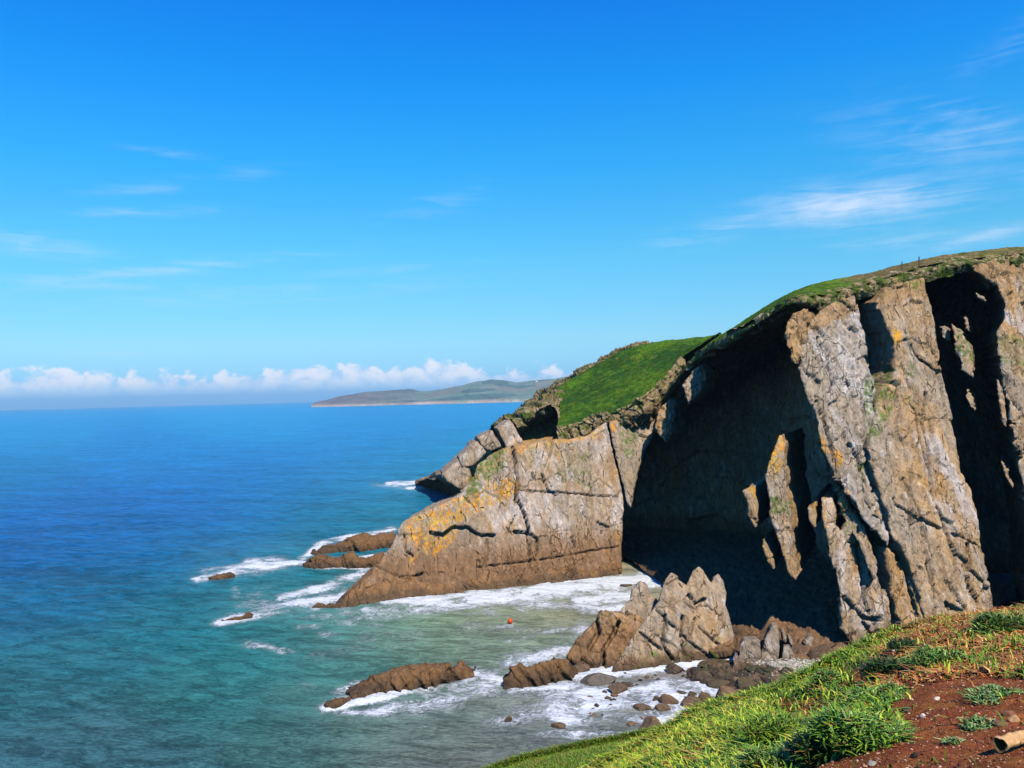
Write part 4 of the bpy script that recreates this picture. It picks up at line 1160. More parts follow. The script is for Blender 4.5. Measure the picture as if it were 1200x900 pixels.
rock_ridge('rock', 'little dark rock just off the toe of the low cliff, outer of a pair', [(367, 711), (372, 707), (379, 708), (381, 711)], [(366, 713), (374, 713), (382, 713)], 1.5, 168, group='rocks off the toe of the low cliff', warm=0.5, tide=40, amp=0.2, cells=0.2, nu=24, nv=36)
rock_ridge('rock', 'little dark rock just off the toe of the low cliff, inner of a pair', [(383, 710), (388, 706), (394, 708), (398, 711)], [(382, 713), (390, 713), (398, 713)], 1.5, 170, group='rocks off the toe of the low cliff', warm=0.5, tide=40, amp=0.2, cells=0.2, nu=24, nv=36)
rock_ridge('rock_point', 'low grey rock point with surf round it behind the low cliff', [(488, 566), (496, 561), (506, 556), (518, 550), (530, 544)], [(487, 569), (500, 571), (515, 571), (535, 571)], 20, 172, warm=0.1, tide=10, pale=0.1, amp=0.8, cells=0.9, cscale=0.25)


# ------------------------------------------------------------------ boulders
def ico(sub):
    t = (1 + 5 ** 0.5) / 2
    V = [(-1, t, 0), (1, t, 0), (-1, -t, 0), (1, -t, 0), (0, -1, t), (0, 1, t), (0, -1, -t), (0, 1, -t), (t, 0, -1), (t, 0, 1), (-t, 0, -1), (-t, 0, 1)]
    F = [(0, 11, 5), (0, 5, 1), (0, 1, 7), (0, 7, 10), (0, 10, 11), (1, 5, 9), (5, 11, 4), (11, 10, 2), (10, 7, 6), (7, 1, 8), (3, 9, 4), (3, 4, 2), (3, 2, 6), (3, 6, 8), (3, 8, 9), (4, 9, 5), (2, 4, 11), (6, 2, 10), (8, 6, 7), (9, 8, 1)]
    V = [np.array(v) / np.linalg.norm(v) for v in V]
    for _ in range(sub):
        mid, G = {}, []

        def mp(a, b):
            k = (min(a, b), max(a, b))
            if k not in mid:
                p = V[a] + V[b]
                V.append(p / np.linalg.norm(p))
                mid[k] = len(V) - 1
            return mid[k]
        for a, b, c in F:
            x, y, z = mp(a, b), mp(b, c), mp(c, a)
            G += [(a, x, z), (b, y, x), (c, z, y), (x, y, z)]
        F = G
    return np.array(V), np.array(F)


ICO = {k: ico(k) for k in (1, 2, 3, 4)}


def stone_verts(size, seed, sub, flat=0.9, rough=0.12):
    V, F = ICO[sub]
    V = V.copy()
    rng = np.random.default_rng(seed)
    for _ in range(15):                                   # knock flat facets off
        n = rng.normal(size=3)
        n /= np.linalg.norm(n)
        c = rng.uniform(0.5, 0.88)
        d = V @ n
        V -= np.maximum(d - c, 0)[:, None] * n * flat
    V += V * (rough * fbm(V + seed * 3.1, 1.3, 4, seed))[:, None]
    V *= np.array(size)
    a = rng.uniform(0, 6.28)
    return V, F


def boulder(label, px, py, wpx, hpx, seed, group=None, warm=0.5, tide=40, gain=1.0, z0=0.0, sub=4, dep=0.8, name='boulder', pale=0.0, tone=None):
    """a boulder whose foot is seen at (px, py) and which is wpx by hpx pixels"""
    p = Z(px, py, z0)
    dist = np.linalg.norm(p - EYE)
    wd, ht = wpx * dist / FP, hpx * dist / FP
    p = p + np.array([0, wd * dep * 0.35, 0])
    V, F = stone_verts((wd / 2 * 1.25, wd * dep / 2 * 1.1, ht * 0.85), seed, sub, 0.97, 0.2)
    V = V + p + np.array([0, 0, ht * 0.22])
    c = rock_colour(V, seed, warm, tide, pale, gain)
    if tone is not None:
        c = 0.4 * c + 0.6 * np.array(tone) * (1 + 0.3 * fbm(V, 2.0, 3, seed))[:, None]
    o = mesh_obj(name, V, F, M_BOULDER, None, np.clip(c, 0.01, 0.8))
    return tag(o, label, 'boulder', group)


BR, DK, GN, GY = lin(108, 84, 62), lin(64, 54, 42), lin(74, 70, 42), lin(104, 100, 92)
SH = 'boulders scattered in the shallows'
for a in (('squat brown boulder wedged against the ribbed reef beside the pinnacle', 681, 789, 20, 11, 201, BR), ('flat grey slab of rock lying awash in front of the pinnacle', 701, 803, 36, 11, 202, GY), ('low brown boulder in the foam before the flat awash slab', 724, 812, 20, 9, 203, BR), ('small dark boulder touching the low brown one in the foam', 734, 806, 12, 6, 204, DK),
          ('warm brown rounded boulder upright in the shallow surf, largest of three together', 785, 826, 17, 11, 205, BR), ('dark brown boulder at the foot of the largest of three surf boulders', 777, 834, 15, 8, 206, BR), ('flat reddish boulder lying alone in the shallow surf', 754, 833, 17, 7, 207, BR), ('small wet grey boulder next to the warm brown rounded one', 770, 823, 8, 6, 208, DK),
          ('big dark brown boulder with a broken top just above the green turf edge', 763, 863, 24, 17, 209, BR), ('large round brown boulder half hidden by the grass edge', 851, 830, 28, 20, 210, BR), ('dark boulder tucked under the grass edge below the large round one', 822, 840, 22, 14, 211, DK), ('small dark boulder by the grass edge, lowest of the row', 798, 854, 14, 10, 212, BR),
          ('brown low boulder on the shore left of the large round one', 811, 828, 19, 9, 213, BR), ('olive weed-covered boulder beside the large round one', 829, 826, 18, 13, 214, GN), ('dark boulder awash between pinnacle and shore', 792, 790, 19, 9, 215, DK), ('broad dark wet boulder in the wash at the beach end', 822, 800, 24, 12, 216, DK), ('small black boulder below the broad wet one', 833, 805, 18, 7, 217, DK),
          ('long olive weed-covered slab stone under the pinnacle', 848, 789, 42, 10, 218, GN), ('long dark slab stone on the shore in front of the olive one', 856, 798, 44, 8, 219, DK), ('big dark sloping boulder on the beach beside the pale pebbles', 876, 812, 32, 13, 220, GN), ('brown boulder under the pale grey fluted rocks', 888, 790, 24, 9, 221, BR), ('dark slanting slab stone among the pebbles', 899, 806, 26, 10, 222, DK),
          ('brown boulder at the seaward foot of the pinnacle', 662, 786, 18, 11, 233, BR), ('tiny rusty rock alone in the green water', 596, 845, 8, 5, 223, BR), ('half-drowned brown rock with foam on its seaward side', 655, 855, 15, 6, 224, BR), ('tiny brown rock in the foam near the half-drowned one', 739, 851, 9, 4, 225, BR), ('dark rock just breaking the foam behind the pinnacle', 734, 688, 11, 4, 226, DK), ('olive stone in the shallows above the warm brown boulder', 800, 815, 11, 5, 227, GN),
          ('olive stone in the shallows nearest the shore boulders', 812, 817, 10, 6, 228, GN), ('dark flat stone right of the broad wet boulder', 846, 808, 26, 7, 229, GN), ('dark stone under the grass edge behind the large round boulder', 866, 822, 22, 10, 230, GN), ('small grey-brown stone at the water line by the long olive slab', 810, 796, 10, 4, 231, DK), ('added dark wedge standing in for shade at the recess mouth behind the grey fluted rocks', 938, 775, 34, 16, 240, DK), ('added dark angular boulder standing in for shade at the foot of the sunlit slab', 968, 780, 34, 20, 241, DK), ('added low dark boulder standing in for shade between the grey fluted rocks and the slab foot', 950, 785, 26, 9, 242, DK), ('added dark boulder standing in for shade behind the pinnacle in the recess mouth', 868, 748, 22, 14, 243, DK), ('round brown boulder set into the pebbles', 908, 798, 12, 8, 232, BR)):  # last dark boulders added to cover sunlit scree, in place of shade
    boulder(a[0], a[1], a[2], a[3], a[4], a[5], SH, tone=a[6])

# shore: a ramp of shingle under the cliff, with stones
sh_rows = [[Z(x, y + 7, -0.6) for x, y in ((800, 792), (830, 806), (850, 822), (880, 838), (960, 850), (1060, 860))], [Z(x, y, 0.15) for x, y in ((815, 785), (845, 796), (865, 812), (890, 825), (960, 835), (1060, 840))], [Z(x, y, 0.9) for x, y in ((850, 778), (880, 786), (905, 796), (935, 806), (985, 812), (1060, 816))], [Z(x, y, 1.4) for x, y in ((880, 776), (905, 778), (930, 778), (960, 780), (1000, 784), (1060, 790))], [Z(x, y, 1.0) for x, y in ((880, 771), (910, 772), (940, 772), (970, 774), (1010, 778), (1060, 784))]]


def shingle_colour(P):
    a = fbm(P, 0.8, 4, 91)
    k = sst(P[:, 2] + 0.6 * a, 0.5, 1.3)[:, None]
    return np.clip((lin(72, 66, 46) * (1 - k) + lin(170, 160, 138) * k) * (1 + 0.5 * fbm(P, 3.0, 2, 92))[:, None], 0.02, 0.7)


SHG = loft(sh_rows, 60, 120)
o = rough_loft('beach', None, sh_rows, 60, 120, 0.18, 0.8, 90, shingle_colour, M_BOULDER)
tag(o, 'strip of pale shingle below the cliff', None, None, 'structure')
rng = np.random.default_rng(5)


def joined_stones(name, pts, sizes, cols, seed, mat, label, sub=1):
    VV, FF, CC, nb = [], [], [], 0
    for k, (p, s, c) in enumerate(zip(pts, sizes, cols)):
        V, F = stone_verts((s, s * rng.uniform(0.7, 1.2), s * rng.uniform(0.5, 0.8)), seed + k, sub, 0.9, 0.1)
        a = rng.uniform(0, 6.28)
        V = np.stack([V[:, 0] * math.cos(a) - V[:, 1] * math.sin(a), V[:, 0] * math.sin(a) + V[:, 1] * math.cos(a), V[:, 2]], 1)
        VV.append(V + p)
        FF.append(F + nb)
        CC.append(np.tile(c, (len(V), 1)))
        nb += len(V)
    o_ = mesh_obj(name, np.concatenate(VV), np.concatenate(FF), mat, None, np.concatenate(CC), smooth=False)
    return tag(o_, label, None, None, 'stuff')


pts, szs, cls = [], [], []
for k in range(1500):
    u, v = rng.uniform(0.25, 0.95), rng.uniform(0, 1)
    p = SHG[int(u * 59), int(v * 119)] + rng.normal(0, 0.15, 3) * np.array([1, 1, 0.2])
    px, py = proj(p[None])
    pale = p[2] > 0.75 + 0.3 * rng.normal()
    s = rng.uniform(0.10, 0.30) * (1.4 if rng.uniform() < 0.12 else 1)
    pts.append(p + np.array([0, 0, s * 0.2]))
    szs.append(s)
    c = lin(196, 188, 168) * rng.uniform(0.65, 1.15) if pale else lin(96, 84, 62) * rng.uniform(0.4, 1.2)
    cls.append(np.clip(c * np.array([1, rng.uniform(0.94, 1.0), rng.uniform(0.85, 1.05)]), 0.02, 0.75))
for k in range(420):
    u, v = rng.uniform(0.12, 0.62), rng.uniform(0, 0.75)
    p = SHG[int(u * 59), int(v * 119)] + rng.normal(0, 0.3, 3) * np.array([1, 1, 0.1])
    sz = rng.uniform(0.25, 0.8) * (1.7 if rng.uniform() < 0.15 else 1)
    pts.append(p + np.array([0, 0, sz * 0.1]))
    szs.append(sz)
    cls.append(np.array(DK if rng.uniform() < 0.4 else (GN if rng.uniform() < 0.5 else BR)) * rng.uniform(0.6, 1.3))
for k in range(130):
    p = Z(rng.uniform(690, 860), rng.uniform(786, 850), -0.1)
    sz = rng.uniform(0.2, 0.65)
    pts.append(p)
    szs.append(sz)
    cls.append(np.array(DK if rng.uniform() < 0.5 else BR) * rng.uniform(0.7, 1.3))
joined_stones('pebbles', pts, szs, cls, 3000, M_BOULDER, 'pale and brown pebbles and cobbles on the shingle')

# buoy
bp_ = Z(598, 730, 0.15)
by = thing('buoy', 'small orange-red marker buoy floating in the cove', 'buoy', bp_)
V, F = ICO[3]
M_BUOY = mat_plain('orange_float', tuple(lin(225, 80, 20)), 0.45)
V2 = V * np.array([0.42, 0.42, 0.5])
mesh_obj('float', V2 + bp_ + np.array([0, 0, 0.28]), F, M_BUOY, by)
V3, F3 = box(0, 0, 0.72, 0.12, 0.12, 0.28)
mesh_obj('eyelet', np.array(V3) + bp_, F3, M_BUOY, by, smooth=False)
# ------------------------------------------------------------------ the grassy slope the viewer stands on
xs = [520, 640, 700, 760, 820, 870, 935, 1000, 1100, 1200, 1330, 1500]
FG = {  # picture height and distance of each row at those columns
    'crest': [(990, 13.0), (950, 11.6), (914, 11.0), (883, 10.6), (850, 10.3), (832, 10.2), (813, 10.1), (779, 10.2), (737, 10.6), (723, 11.0), (703, 11.5), (680, 12)],
    'mid': [(1060, 9.0), (1016, 8.2), (974, 7.8), (938, 7.6), (904, 7.4), (881, 7.3), (858, 7.2), (826, 7.2), (788, 7.3), (768, 7.5), (752, 7.8), (735, 8.2)],
    'near': [(1110, 6.6), (1066, 6.0), (1030, 5.7), (996, 5.5), (966, 5.3), (940, 5.2), (912, 5.15), (890, 5.1), (868, 5.1), (850, 5.2), (838, 5.4), (826, 5.7)],
    'foot': [(1280, 4.4), (1230, 4.0), (1190, 3.8), (1150, 3.65), (1115, 3.5), (1085, 3.45), (1055, 3.4), (1030, 3.4), (1000, 3.4), (975, 3.5), (960, 3.6), (950, 3.8)]}
rowp = {k: np.array([W(x, y, d) for x, (y, d) in zip(xs, v)]) for k, v in FG.items()}
under = rowp['foot'] * np.array([1, 1, 1.0]); under[:, 1] = 0.5; under[:, 0] *= 0.7; under[:, 2] = rowp['foot'][:, 2] * 0 + 38.2
under2 = under.copy(); under2[:, 1] = -14; under2[:, 0] *= 3; under2[:, 2] = 39.5
brk = rowp['crest'] + np.array([-0.3, 1.6, -1.6])
brk2 = rowp['crest'] + np.array([-2, 7, -13.0])
brk3 = rowp['crest'] * np.array([1, 1, 0]) + np.array([-8, 16, -1.5])
def widen(r, k=1.0):                          # the slope carries on to the right, out of the picture
    q = r[-1]
    return np.concatenate([r, [q + np.array([3.0, 0.2, 0.9 * k]), q + np.array([10.0, 1.0, 2.2 * k]), q + np.array([45.0, 6.0, 7.0 * k])]])


GROWS = [under2, under, rowp['foot'], rowp['near'], rowp['mid'], rowp['crest'], brk, brk2, brk3]
GROWS = [widen(r_, 1.0 if i_ < 7 else 0.0) for i_, r_ in enumerate(GROWS)]
NU, NV = 420, 520
GG = loft(GROWS, NU, NV)
gp = GG.reshape(-1, 3)
gd = 0.10 * fbm(gp, 0.8, 5, 300) + 0.035 * fbm(gp, 4.0, 3, 301) + 0.012 * fbm(gp, 16, 2, 302)
gp = gp + np.array([0, -0.25, 0.95]) * gd[:, None]
gpx, gpy = proj(gp)
g2 = np.stack([gpx, gpy], 1)
SOIL = [(1040, 830), (1075, 806), (1120, 796), (1165, 800), (1240, 806), (1300, 860), (1300, 1000), (900, 1000), (930, 905), (990, 892), (1040, 880), (1062, 850)]
DRY = [(1040, 760), (1110, 722), (1230, 706), (1400, 690), (1400, 830), (1200, 812), (1120, 800), (1060, 806), (1030, 800)]
PATCH = [[(955, 790), (980, 780), (1010, 785), (1030, 800), (1000, 812), (965, 806)], [(925, 822), (965, 815), (985, 830), (970, 850), (935, 845), (905, 838)], [(880, 865), (910, 870), (960, 880), (955, 905), (900, 900)], [(960, 860), (985, 850), (990, 880), (965, 890)]]
rag = 14 * fbm(gp, 1.6, 4, 310)
soil_m = soft_poly(g2 + rag[:, None], SOIL, 14)
for q in PATCH:
    soil_m = np.maximum(soil_m, 0.9 * soft_poly(g2 + rag[:, None], q, 8))
dry_m = soft_poly(g2 + rag[:, None], DRY, 22)
n1, n2 = fbm(gp, 3.0, 4, 311), fbm(gp, 14.0, 3, 312)
gc = np.tile(lin(64, 66, 22), (len(gp), 1))
k = dry_m[:, None]
gc = gc * (1 - k) + lin(104, 62, 30) * k
k = np.clip(soil_m, 0, 1)[:, None]
gc = gc * (1 - k) + (lin(128, 66, 30) * (0.5 - 0.5 * np.clip(n1 * 2, -1, 1))[:, None] + lin(160, 94, 50) * (0.5 + 0.5 * np.clip(n1 * 2, -1, 1))[:, None]) * k
gc = np.clip(gc * (1 + 0.35 * n1 + 0.3 * n2)[:, None], 0.01, 0.5)
o = mesh_obj('ground', gp, grid_faces(NU, NV), M_SOIL, None, gc)
tag(o, 'bare red-brown earth of the slope', None, None, 'structure')
GG = gp.reshape(NU, NV, 3)
SM, DM = soil_m.reshape(NU, NV), dry_m.reshape(NU, NV)
GPX, GPY = gpx.reshape(NU, NV), gpy.reshape(NU, NV)

# lower shelf of smooth turf beyond the brow
sx = [500, 545, 600, 650, 700, 750, 800, 850, 900]
s_c = np.array([W(x, y, d) for x, y, d in zip(sx, (952, 924, 902, 889, 879, 870, 860, 848, 836), (27, 26.5, 26, 25.5, 25, 24.5, 24, 23.5, 23))])
s_m = np.array([W(x, y, d) for x, y, d in zip(sx, (985, 956, 934, 920, 908, 898, 888, 877, 867), (22, 21.6, 21.2, 20.8, 20.4, 20, 19.6, 19.2, 18.8))])
s_n = np.array([W(x, y, d) for x, y, d in zip(sx, (1010, 996, 984, 972, 960, 950, 940, 930, 920), (17, 16.7, 16.4, 16.1, 15.8, 15.5, 15.2, 14.9, 14.6))])
s_b = s_c + np.array([-0.5, 1.2, -1.6])
s_b2 = s_c + np.array([-3, 6, -16.0])
SHELF = [s_n, s_m, s_c, s_b, s_b2]
o = rough_loft('turf_shelf', None, SHELF, 140, 300, 0.18, 0.6, 320, turf_colour(320, 0.0, (88, 112, 14), (128, 146, 22)), M_TURF)
tag(o, 'smooth yellow-green turf shelf below the brow', None, None, 'structure')


def blades(name, P, H, Wd, lean, cols, seed, mat=None, parent=None, per=1, up=None, curl=0.35):
    """bent leaf blades rooted at P: every blade four small faces of real width"""
    r = np.random.default_rng(seed)
    n = len(P)
    a = r.uniform(0, 2 * math.pi, n)
    dirv = np.stack([np.cos(a), np.sin(a), np.zeros(n)], 1)
    side = np.stack([-np.sin(a), np.cos(a), np.zeros(n)], 1)
    U = np.tile(ZUP, (n, 1)) if up is None else up
    h, wd, ln = H[:, None], Wd[:, None] * 0.5, lean[:, None]
    b0, b1 = P - side * wd * 0.7, P + side * wd * 0.7
    m = P + U * h * 0.5 + dirv * h * ln * 0.35
    m0, m1 = m - side * wd, m + side * wd
    q = P + U * h * (0.88 - 0.25 * np.minimum(ln, 1.5)) + dirv * h * ln * (0.8 + curl)
    q0, q1 = q - side * wd * 0.55, q + side * wd * 0.55
    tip = P + U * h * (1.0 - 0.42 * np.minimum(ln, 1.5)) + dirv * h * ln * (1.15 + curl)
    V = np.stack([b0, b1, m0, m1, q0, q1, tip], 1).reshape(-1, 3)
    k = np.arange(n)[:, None] * 7
    F = np.concatenate([k + np.array([[0, 1, 3]]), k + np.array([[0, 3, 2]]), k + np.array([[2, 3, 5]]), k + np.array([[2, 5, 4]]), k + np.array([[4, 5, 6]])])
    C = np.repeat(cols, 7, 0)
    return mesh_obj(name, V, F, mat or M_LEAF, parent, np.clip(C, 0.01, 0.8), smooth=False)


def ground_at(iu, iv):
    i, j = np.clip(iu.astype(int), 0, NU - 2), np.clip(iv.astype(int), 0, NV - 2)
    fu, fv = (iu - i)[:, None], (iv - j)[:, None]
    p = GG[i, j] * (1 - fu) * (1 - fv) + GG[i + 1, j] * fu * (1 - fv) + GG[i, j + 1] * (1 - fu) * fv + GG[i + 1, j + 1] * fu * fv
    return p, SM[i, j], DM[i, j], GPX[i, j], GPY[i, j]


rng = np.random.default_rng(77)
i0, i1 = int(NU * 2.4 / 8), int(NU * 5.7 / 8)
N0 = 293000
p, sm, dm, qx, qy = ground_at(rng.uniform(i0, i1, N0), rng.uniform(0, NV - 1, N0))
vis = (qx > 520) & (qx < 1330) & (qy < 1000)
cl1 = fbm(p, 1.1, 3, 401)
cl2 = fbm(p, 4.5, 3, 402)
keep = vis & (rng.uniform(0, 1, N0) > sm * 0.997) & (rng.uniform(0, 1, N0) < np.clip(0.62 + 0.9 * cl2, 0.08, 1)) 
# nearer ground needs fewer, it shows larger
p, sm, dm, qx, qy, cl1, cl2 = p[keep], sm[keep], dm[keep], qx[keep], qy[keep], cl1[keep], cl2[keep]
n = len(p)
u = rng.uniform(0, 1, n)
isdry = u < np.clip(dm * (0.74 - 0.9 * cl1) + 0.10 + 0.25 * cl2, 0.04, 0.93)
G1, G2, G3, G4 = lin(66, 98, 18), lin(116, 152, 28), lin(166, 186, 40), lin(204, 196, 70)
t1 = np.clip(0.5 + 1.3 * cl1 + rng.normal(0, 0.35, n), 0, 1)[:, None]
west = np.clip((960 - qx) / 240, 0, 1)[:, None]
gcol = G1 * (1 - t1) + G2 * t1
t2 = (rng.uniform(0, 1, n) < 0.18 + 0.40 * west[:, 0])[:, None]
gcol = np.where(t2, G3 * (0.7 + 0.5 * rng.uniform(0, 1, (n, 1))), gcol)
t3 = (rng.uniform(0, 1, n) < 0.05 + 0.16 * west[:, 0])[:, None]
gcol = np.where(t3, G4, gcol)
D1, D2, D3 = lin(160, 88, 34), lin(198, 128, 52), lin(222, 180, 100)
v = rng.uniform(0, 1, (n, 1))
dcol = np.where(v < 0.5, D1, np.where(v < 0.82, D2, D3)) * (0.7 + 0.5 * rng.uniform(0, 1, (n, 1)))
hh = np.clip(rng.normal(0.085, 0.03, n), 0.03, 0.18) * (0.75 + 0.6 * np.clip(cl2 + 0.2, 0, 1))
ww = rng.uniform(0.007, 0.015, n) * 1.25
ln_ = np.abs(rng.normal(0.55, 0.4, n))
g = ~isdry
o = blades('grass', p[g], hh[g], ww[g], ln_[g], gcol[g], 1)
tag(o, 'short green leafy turf along the brow', None, None, 'stuff')
o = blades('dry_grass', p[isdry], hh[isdry] * 0.7, ww[isdry] * 1.1, ln_[isdry] * 1.9, dcol[isdry], 2)
tag(o, 'dry rust-brown grass and dead leaves', None, None, 'stuff')

# fringe of fine turf on the shelf
SG = loft(SHELF, 140, 300)
N1 = 42000
iu, iv = rng.uniform(25, 100, N1).astype(int), rng.uniform(0, 299, N1).astype(int)
q = SG[iu, iv] + rng.normal(0, 0.04, (N1, 3)) * np.array([1, 1, 0.2])
c = lin(104, 132, 20) * (0.6 + 0.7 * rng.uniform(0, 1, (N1, 1)))
c = np.where(rng.uniform(0, 1, (N1, 1)) < 0.12, lin(150, 110, 50), c)
o = blades('grass', q, np.clip(rng.normal(0.10, 0.03, N1), 0.03, 0.2), np.full(N1, 0.02), np.abs(rng.normal(0.6, 0.4, N1)), c, 3)
tag(o, 'fine mown-looking turf on the lower shelf', None, None, 'stuff')


def ground_px(px, py):
    m_ = (np.arange(NU) > i0) & (np.arange(NU) < i1)
    d = (GPX - px) ** 2 + (GPY - py) ** 2 + 1e9 * ~m_[:, None]
    k_ = np.unravel_index(d.argmin(), d.shape)
    return GG[k_].copy()


def tuft(label, px, py, wpx, hpx, seed, cols, group, name='grass_tuft', n=900, wide=0.011, cat='grass tuft'):
    p0 = ground_px(px, py)
    dist = np.linalg.norm(p0 - EYE)
    rad, hgt = wpx * dist / FP / 2, hpx * dist / FP
    r = np.random.default_rng(seed)
    n = int(n * 2.2)
    nb = 7
    ca = r.uniform(0, 6.283, nb)
    cr_ = np.sqrt(r.uniform(0, 1, nb)) * 0.62
    bs_, bh = r.uniform(0.38, 0.62, nb), r.uniform(0.55, 1.0, nb)
    w_ = r.integers(0, nb, n)
    a, q = r.uniform(0, 6.283, n), np.sqrt(r.uniform(0, 1, n))
    loc = np.stack([np.cos(a) * q, np.sin(a) * q, np.zeros(n)], 1)
    off = (np.stack([np.cos(ca) * cr_, np.sin(ca) * cr_, np.zeros(nb)], 1)[w_] + loc * bs_[w_][:, None]) * rad
    dome = np.sqrt(np.clip(1 - q ** 2 * 0.92, 0, 1)) * bh[w_]
    P = p0 + off
    P[:, 2] += dome * hgt * r.uniform(0.25, 0.75, n) - 0.02
    U = ZUP * 0.9 + loc * 0.6 + r.normal(0, 0.35, (n, 3))
    U /= np.linalg.norm(U, axis=1)[:, None]
    cc = np.array(cols)[r.integers(0, len(cols), n)] * (0.6 + 0.7 * r.uniform(0, 1, (n, 1)))
    dead = r.uniform(0, 1, n) < 0.07
    cc[dead] = lin(150, 112, 60)
    root = thing(name, label, cat, p0, group)
    blades('foliage', P, np.clip(hgt * r.uniform(0.16, 0.34, n), 0.03, 0.09), np.full(n, wide) * r.uniform(0.8, 1.5, n), np.abs(r.normal(0.6, 0.35, n)), cc, seed + 1, M_LEAF, root, up=U)
    V, F = ICO[2]
    core = V * np.array([rad * 0.6, rad * 0.6, hgt * 0.38]) * (1 + 0.15 * fbm(V, 2, 3, seed))[:, None] + p0 + np.array([0, 0, hgt * 0.05])
    if hpx > 20:
        mesh_obj('cushion', core, F, M_SOIL, root, np.tile(lin(50, 58, 26), (len(V), 1)))
    return root


TG = 'leafy cushions on the slope'
GR_ = [lin(80, 118, 34), lin(106, 144, 46), lin(58, 92, 28), lin(148, 172, 80)]
BL_ = [lin(84, 122, 48), lin(116, 150, 76), lin(54, 86, 32), lin(160, 184, 112)]
DKG = [lin(34, 56, 16), lin(48, 76, 20), lin(64, 92, 28)]
YG_ = [lin(120, 152, 30), lin(96, 132, 24), lin(150, 172, 44), lin(76, 112, 22)]
tuft('broad grey-green leafy cushion at the edge of the bare earth', 1012, 872, 84, 42, 501, YG_ + GR_ + BL_[1:2], TG, n=2200, wide=0.012)
tuft('dark green cushion with a shadowed side above the small red soil patch', 1040, 796, 46, 30, 502, DKG, TG, n=1000)
tuft('bright yellow-green cushion beside the red earth gap', 914, 866, 74, 36, 503, YG_, TG, n=1300)
tuft('mid-green cushion between the bright one and the picture foot', 912, 900, 84, 38, 504, GR_, TG, n=1400)
tuft('soft grey-green mat above the broad leafy cushion', 1036, 822, 72, 20, 505, GR_, TG, n=1300)
tuft('green tuft on the brow against the black gully', 1178, 740, 52, 26, 506, GR_, TG, n=900)
tuft('leafy green tuft in the dry brown grass', 1100, 782, 60, 24, 507, GR_, TG, n=900)
tuft('dark tuft on the brow under the cliff slabs', 1064, 764, 40, 18, 508, DKG, TG, n=600)
tuft('thin greyish weed patch on the bare earth by the stones', 1148, 852, 40, 12, 509, BL_, TG, n=260, wide=0.009)
tuft('thin greyish weed patch on the bare earth below the dry grass', 1168, 818, 64, 12, 510, BL_, TG, n=380, wide=0.009)
tuft('small dark tuft at the foot of the red earth gap', 962, 890, 50, 34, 511, DKG, TG, n=800)
tuft('green tuft at the left end of the dark shadowed cushion', 972, 806, 44, 22, 512, GR_, TG, n=700)
tuft('small weed rosette alone on the bare earth', 1120, 872, 18, 7, 513, BL_, TG, n=90, wide=0.009)

# thrift in flower
M_STEM = mat_plain('flower_stem', tuple(lin(120, 120, 60)), 0.7)
M_PINK = mat_plain('pink_petals', tuple(lin(226, 176, 186)), 0.7, var=0.25, scale=60)
FLW = ((1045, 772, 12, 'pink thrift flower standing above the dark shadowed cushion'), (1032, 778, 9, 'pale pink thrift flower left of the dark shadowed cushion'), (1099, 771, 8, None), (1103, 770, 8, None), (1091, 777, 8, None), (1088, 783, 9, None), (1084, 788, 9, None), (1102, 795, 14, 'tall pale thrift flower on a bent stem over the dry grass'), (1083, 800, 8, None), (1036, 747, 7, 'pink thrift flower on the brow before the dark cliff foot'), (1062, 804, 6, None), (1078, 796, 7, None))
fsrc = None
for k, (px, py, hp, lb) in enumerate(FLW):
    p0 = ground_px(px, py)
    if fsrc is None:
        fsrc = thing('thrift_flower', lb, 'flower', p0, 'pink thrift flowers on the slope')
        V = np.array([(math.cos(a) * 0.0025 + 0.012 * z * z, math.sin(a) * 0.0025, z * 0.085) for z in (-0.2, 0.5, 1.0) for a in np.linspace(0, 2 * math.pi, 5)[:-1]])
        F = [(r * 4 + j, r * 4 + (j + 1) % 4, r * 4 + 4 + (j + 1) % 4, r * 4 + 4 + j) for r in (0, 1) for j in range(4)]
        st_ = mesh_obj('stem', V + p0, F, M_STEM, fsrc)
        V, Fh = ICO[2]
        V = V * (1 + 0.25 * fbm(V, 4.0, 2, 9))[:, None] * np.array([0.016, 0.016, 0.012]) + np.array([0.012, 0, 0.09])
        hd = mesh_obj('flower_head', V + p0, Fh, M_PINK, fsrc, smooth=False)
        fparts = (st_, hd)
        bh = hp
    else:
        c = fsrc.copy()
        COL.objects.link(c)
        c.location = p0
        c.rotation_euler = (rng.uniform(-0.2, 0.2), rng.uniform(-0.2, 0.2), rng.uniform(0, 6))
        c.scale = (1, 1, max(0.6, hp / 11))
        c['label'] = lb or 'small pale pink thrift flower among the leafy tufts before the dry grass'
        for q_ in fparts:
            d = q_.copy()
            COL.objects.link(d)
            d.parent = c

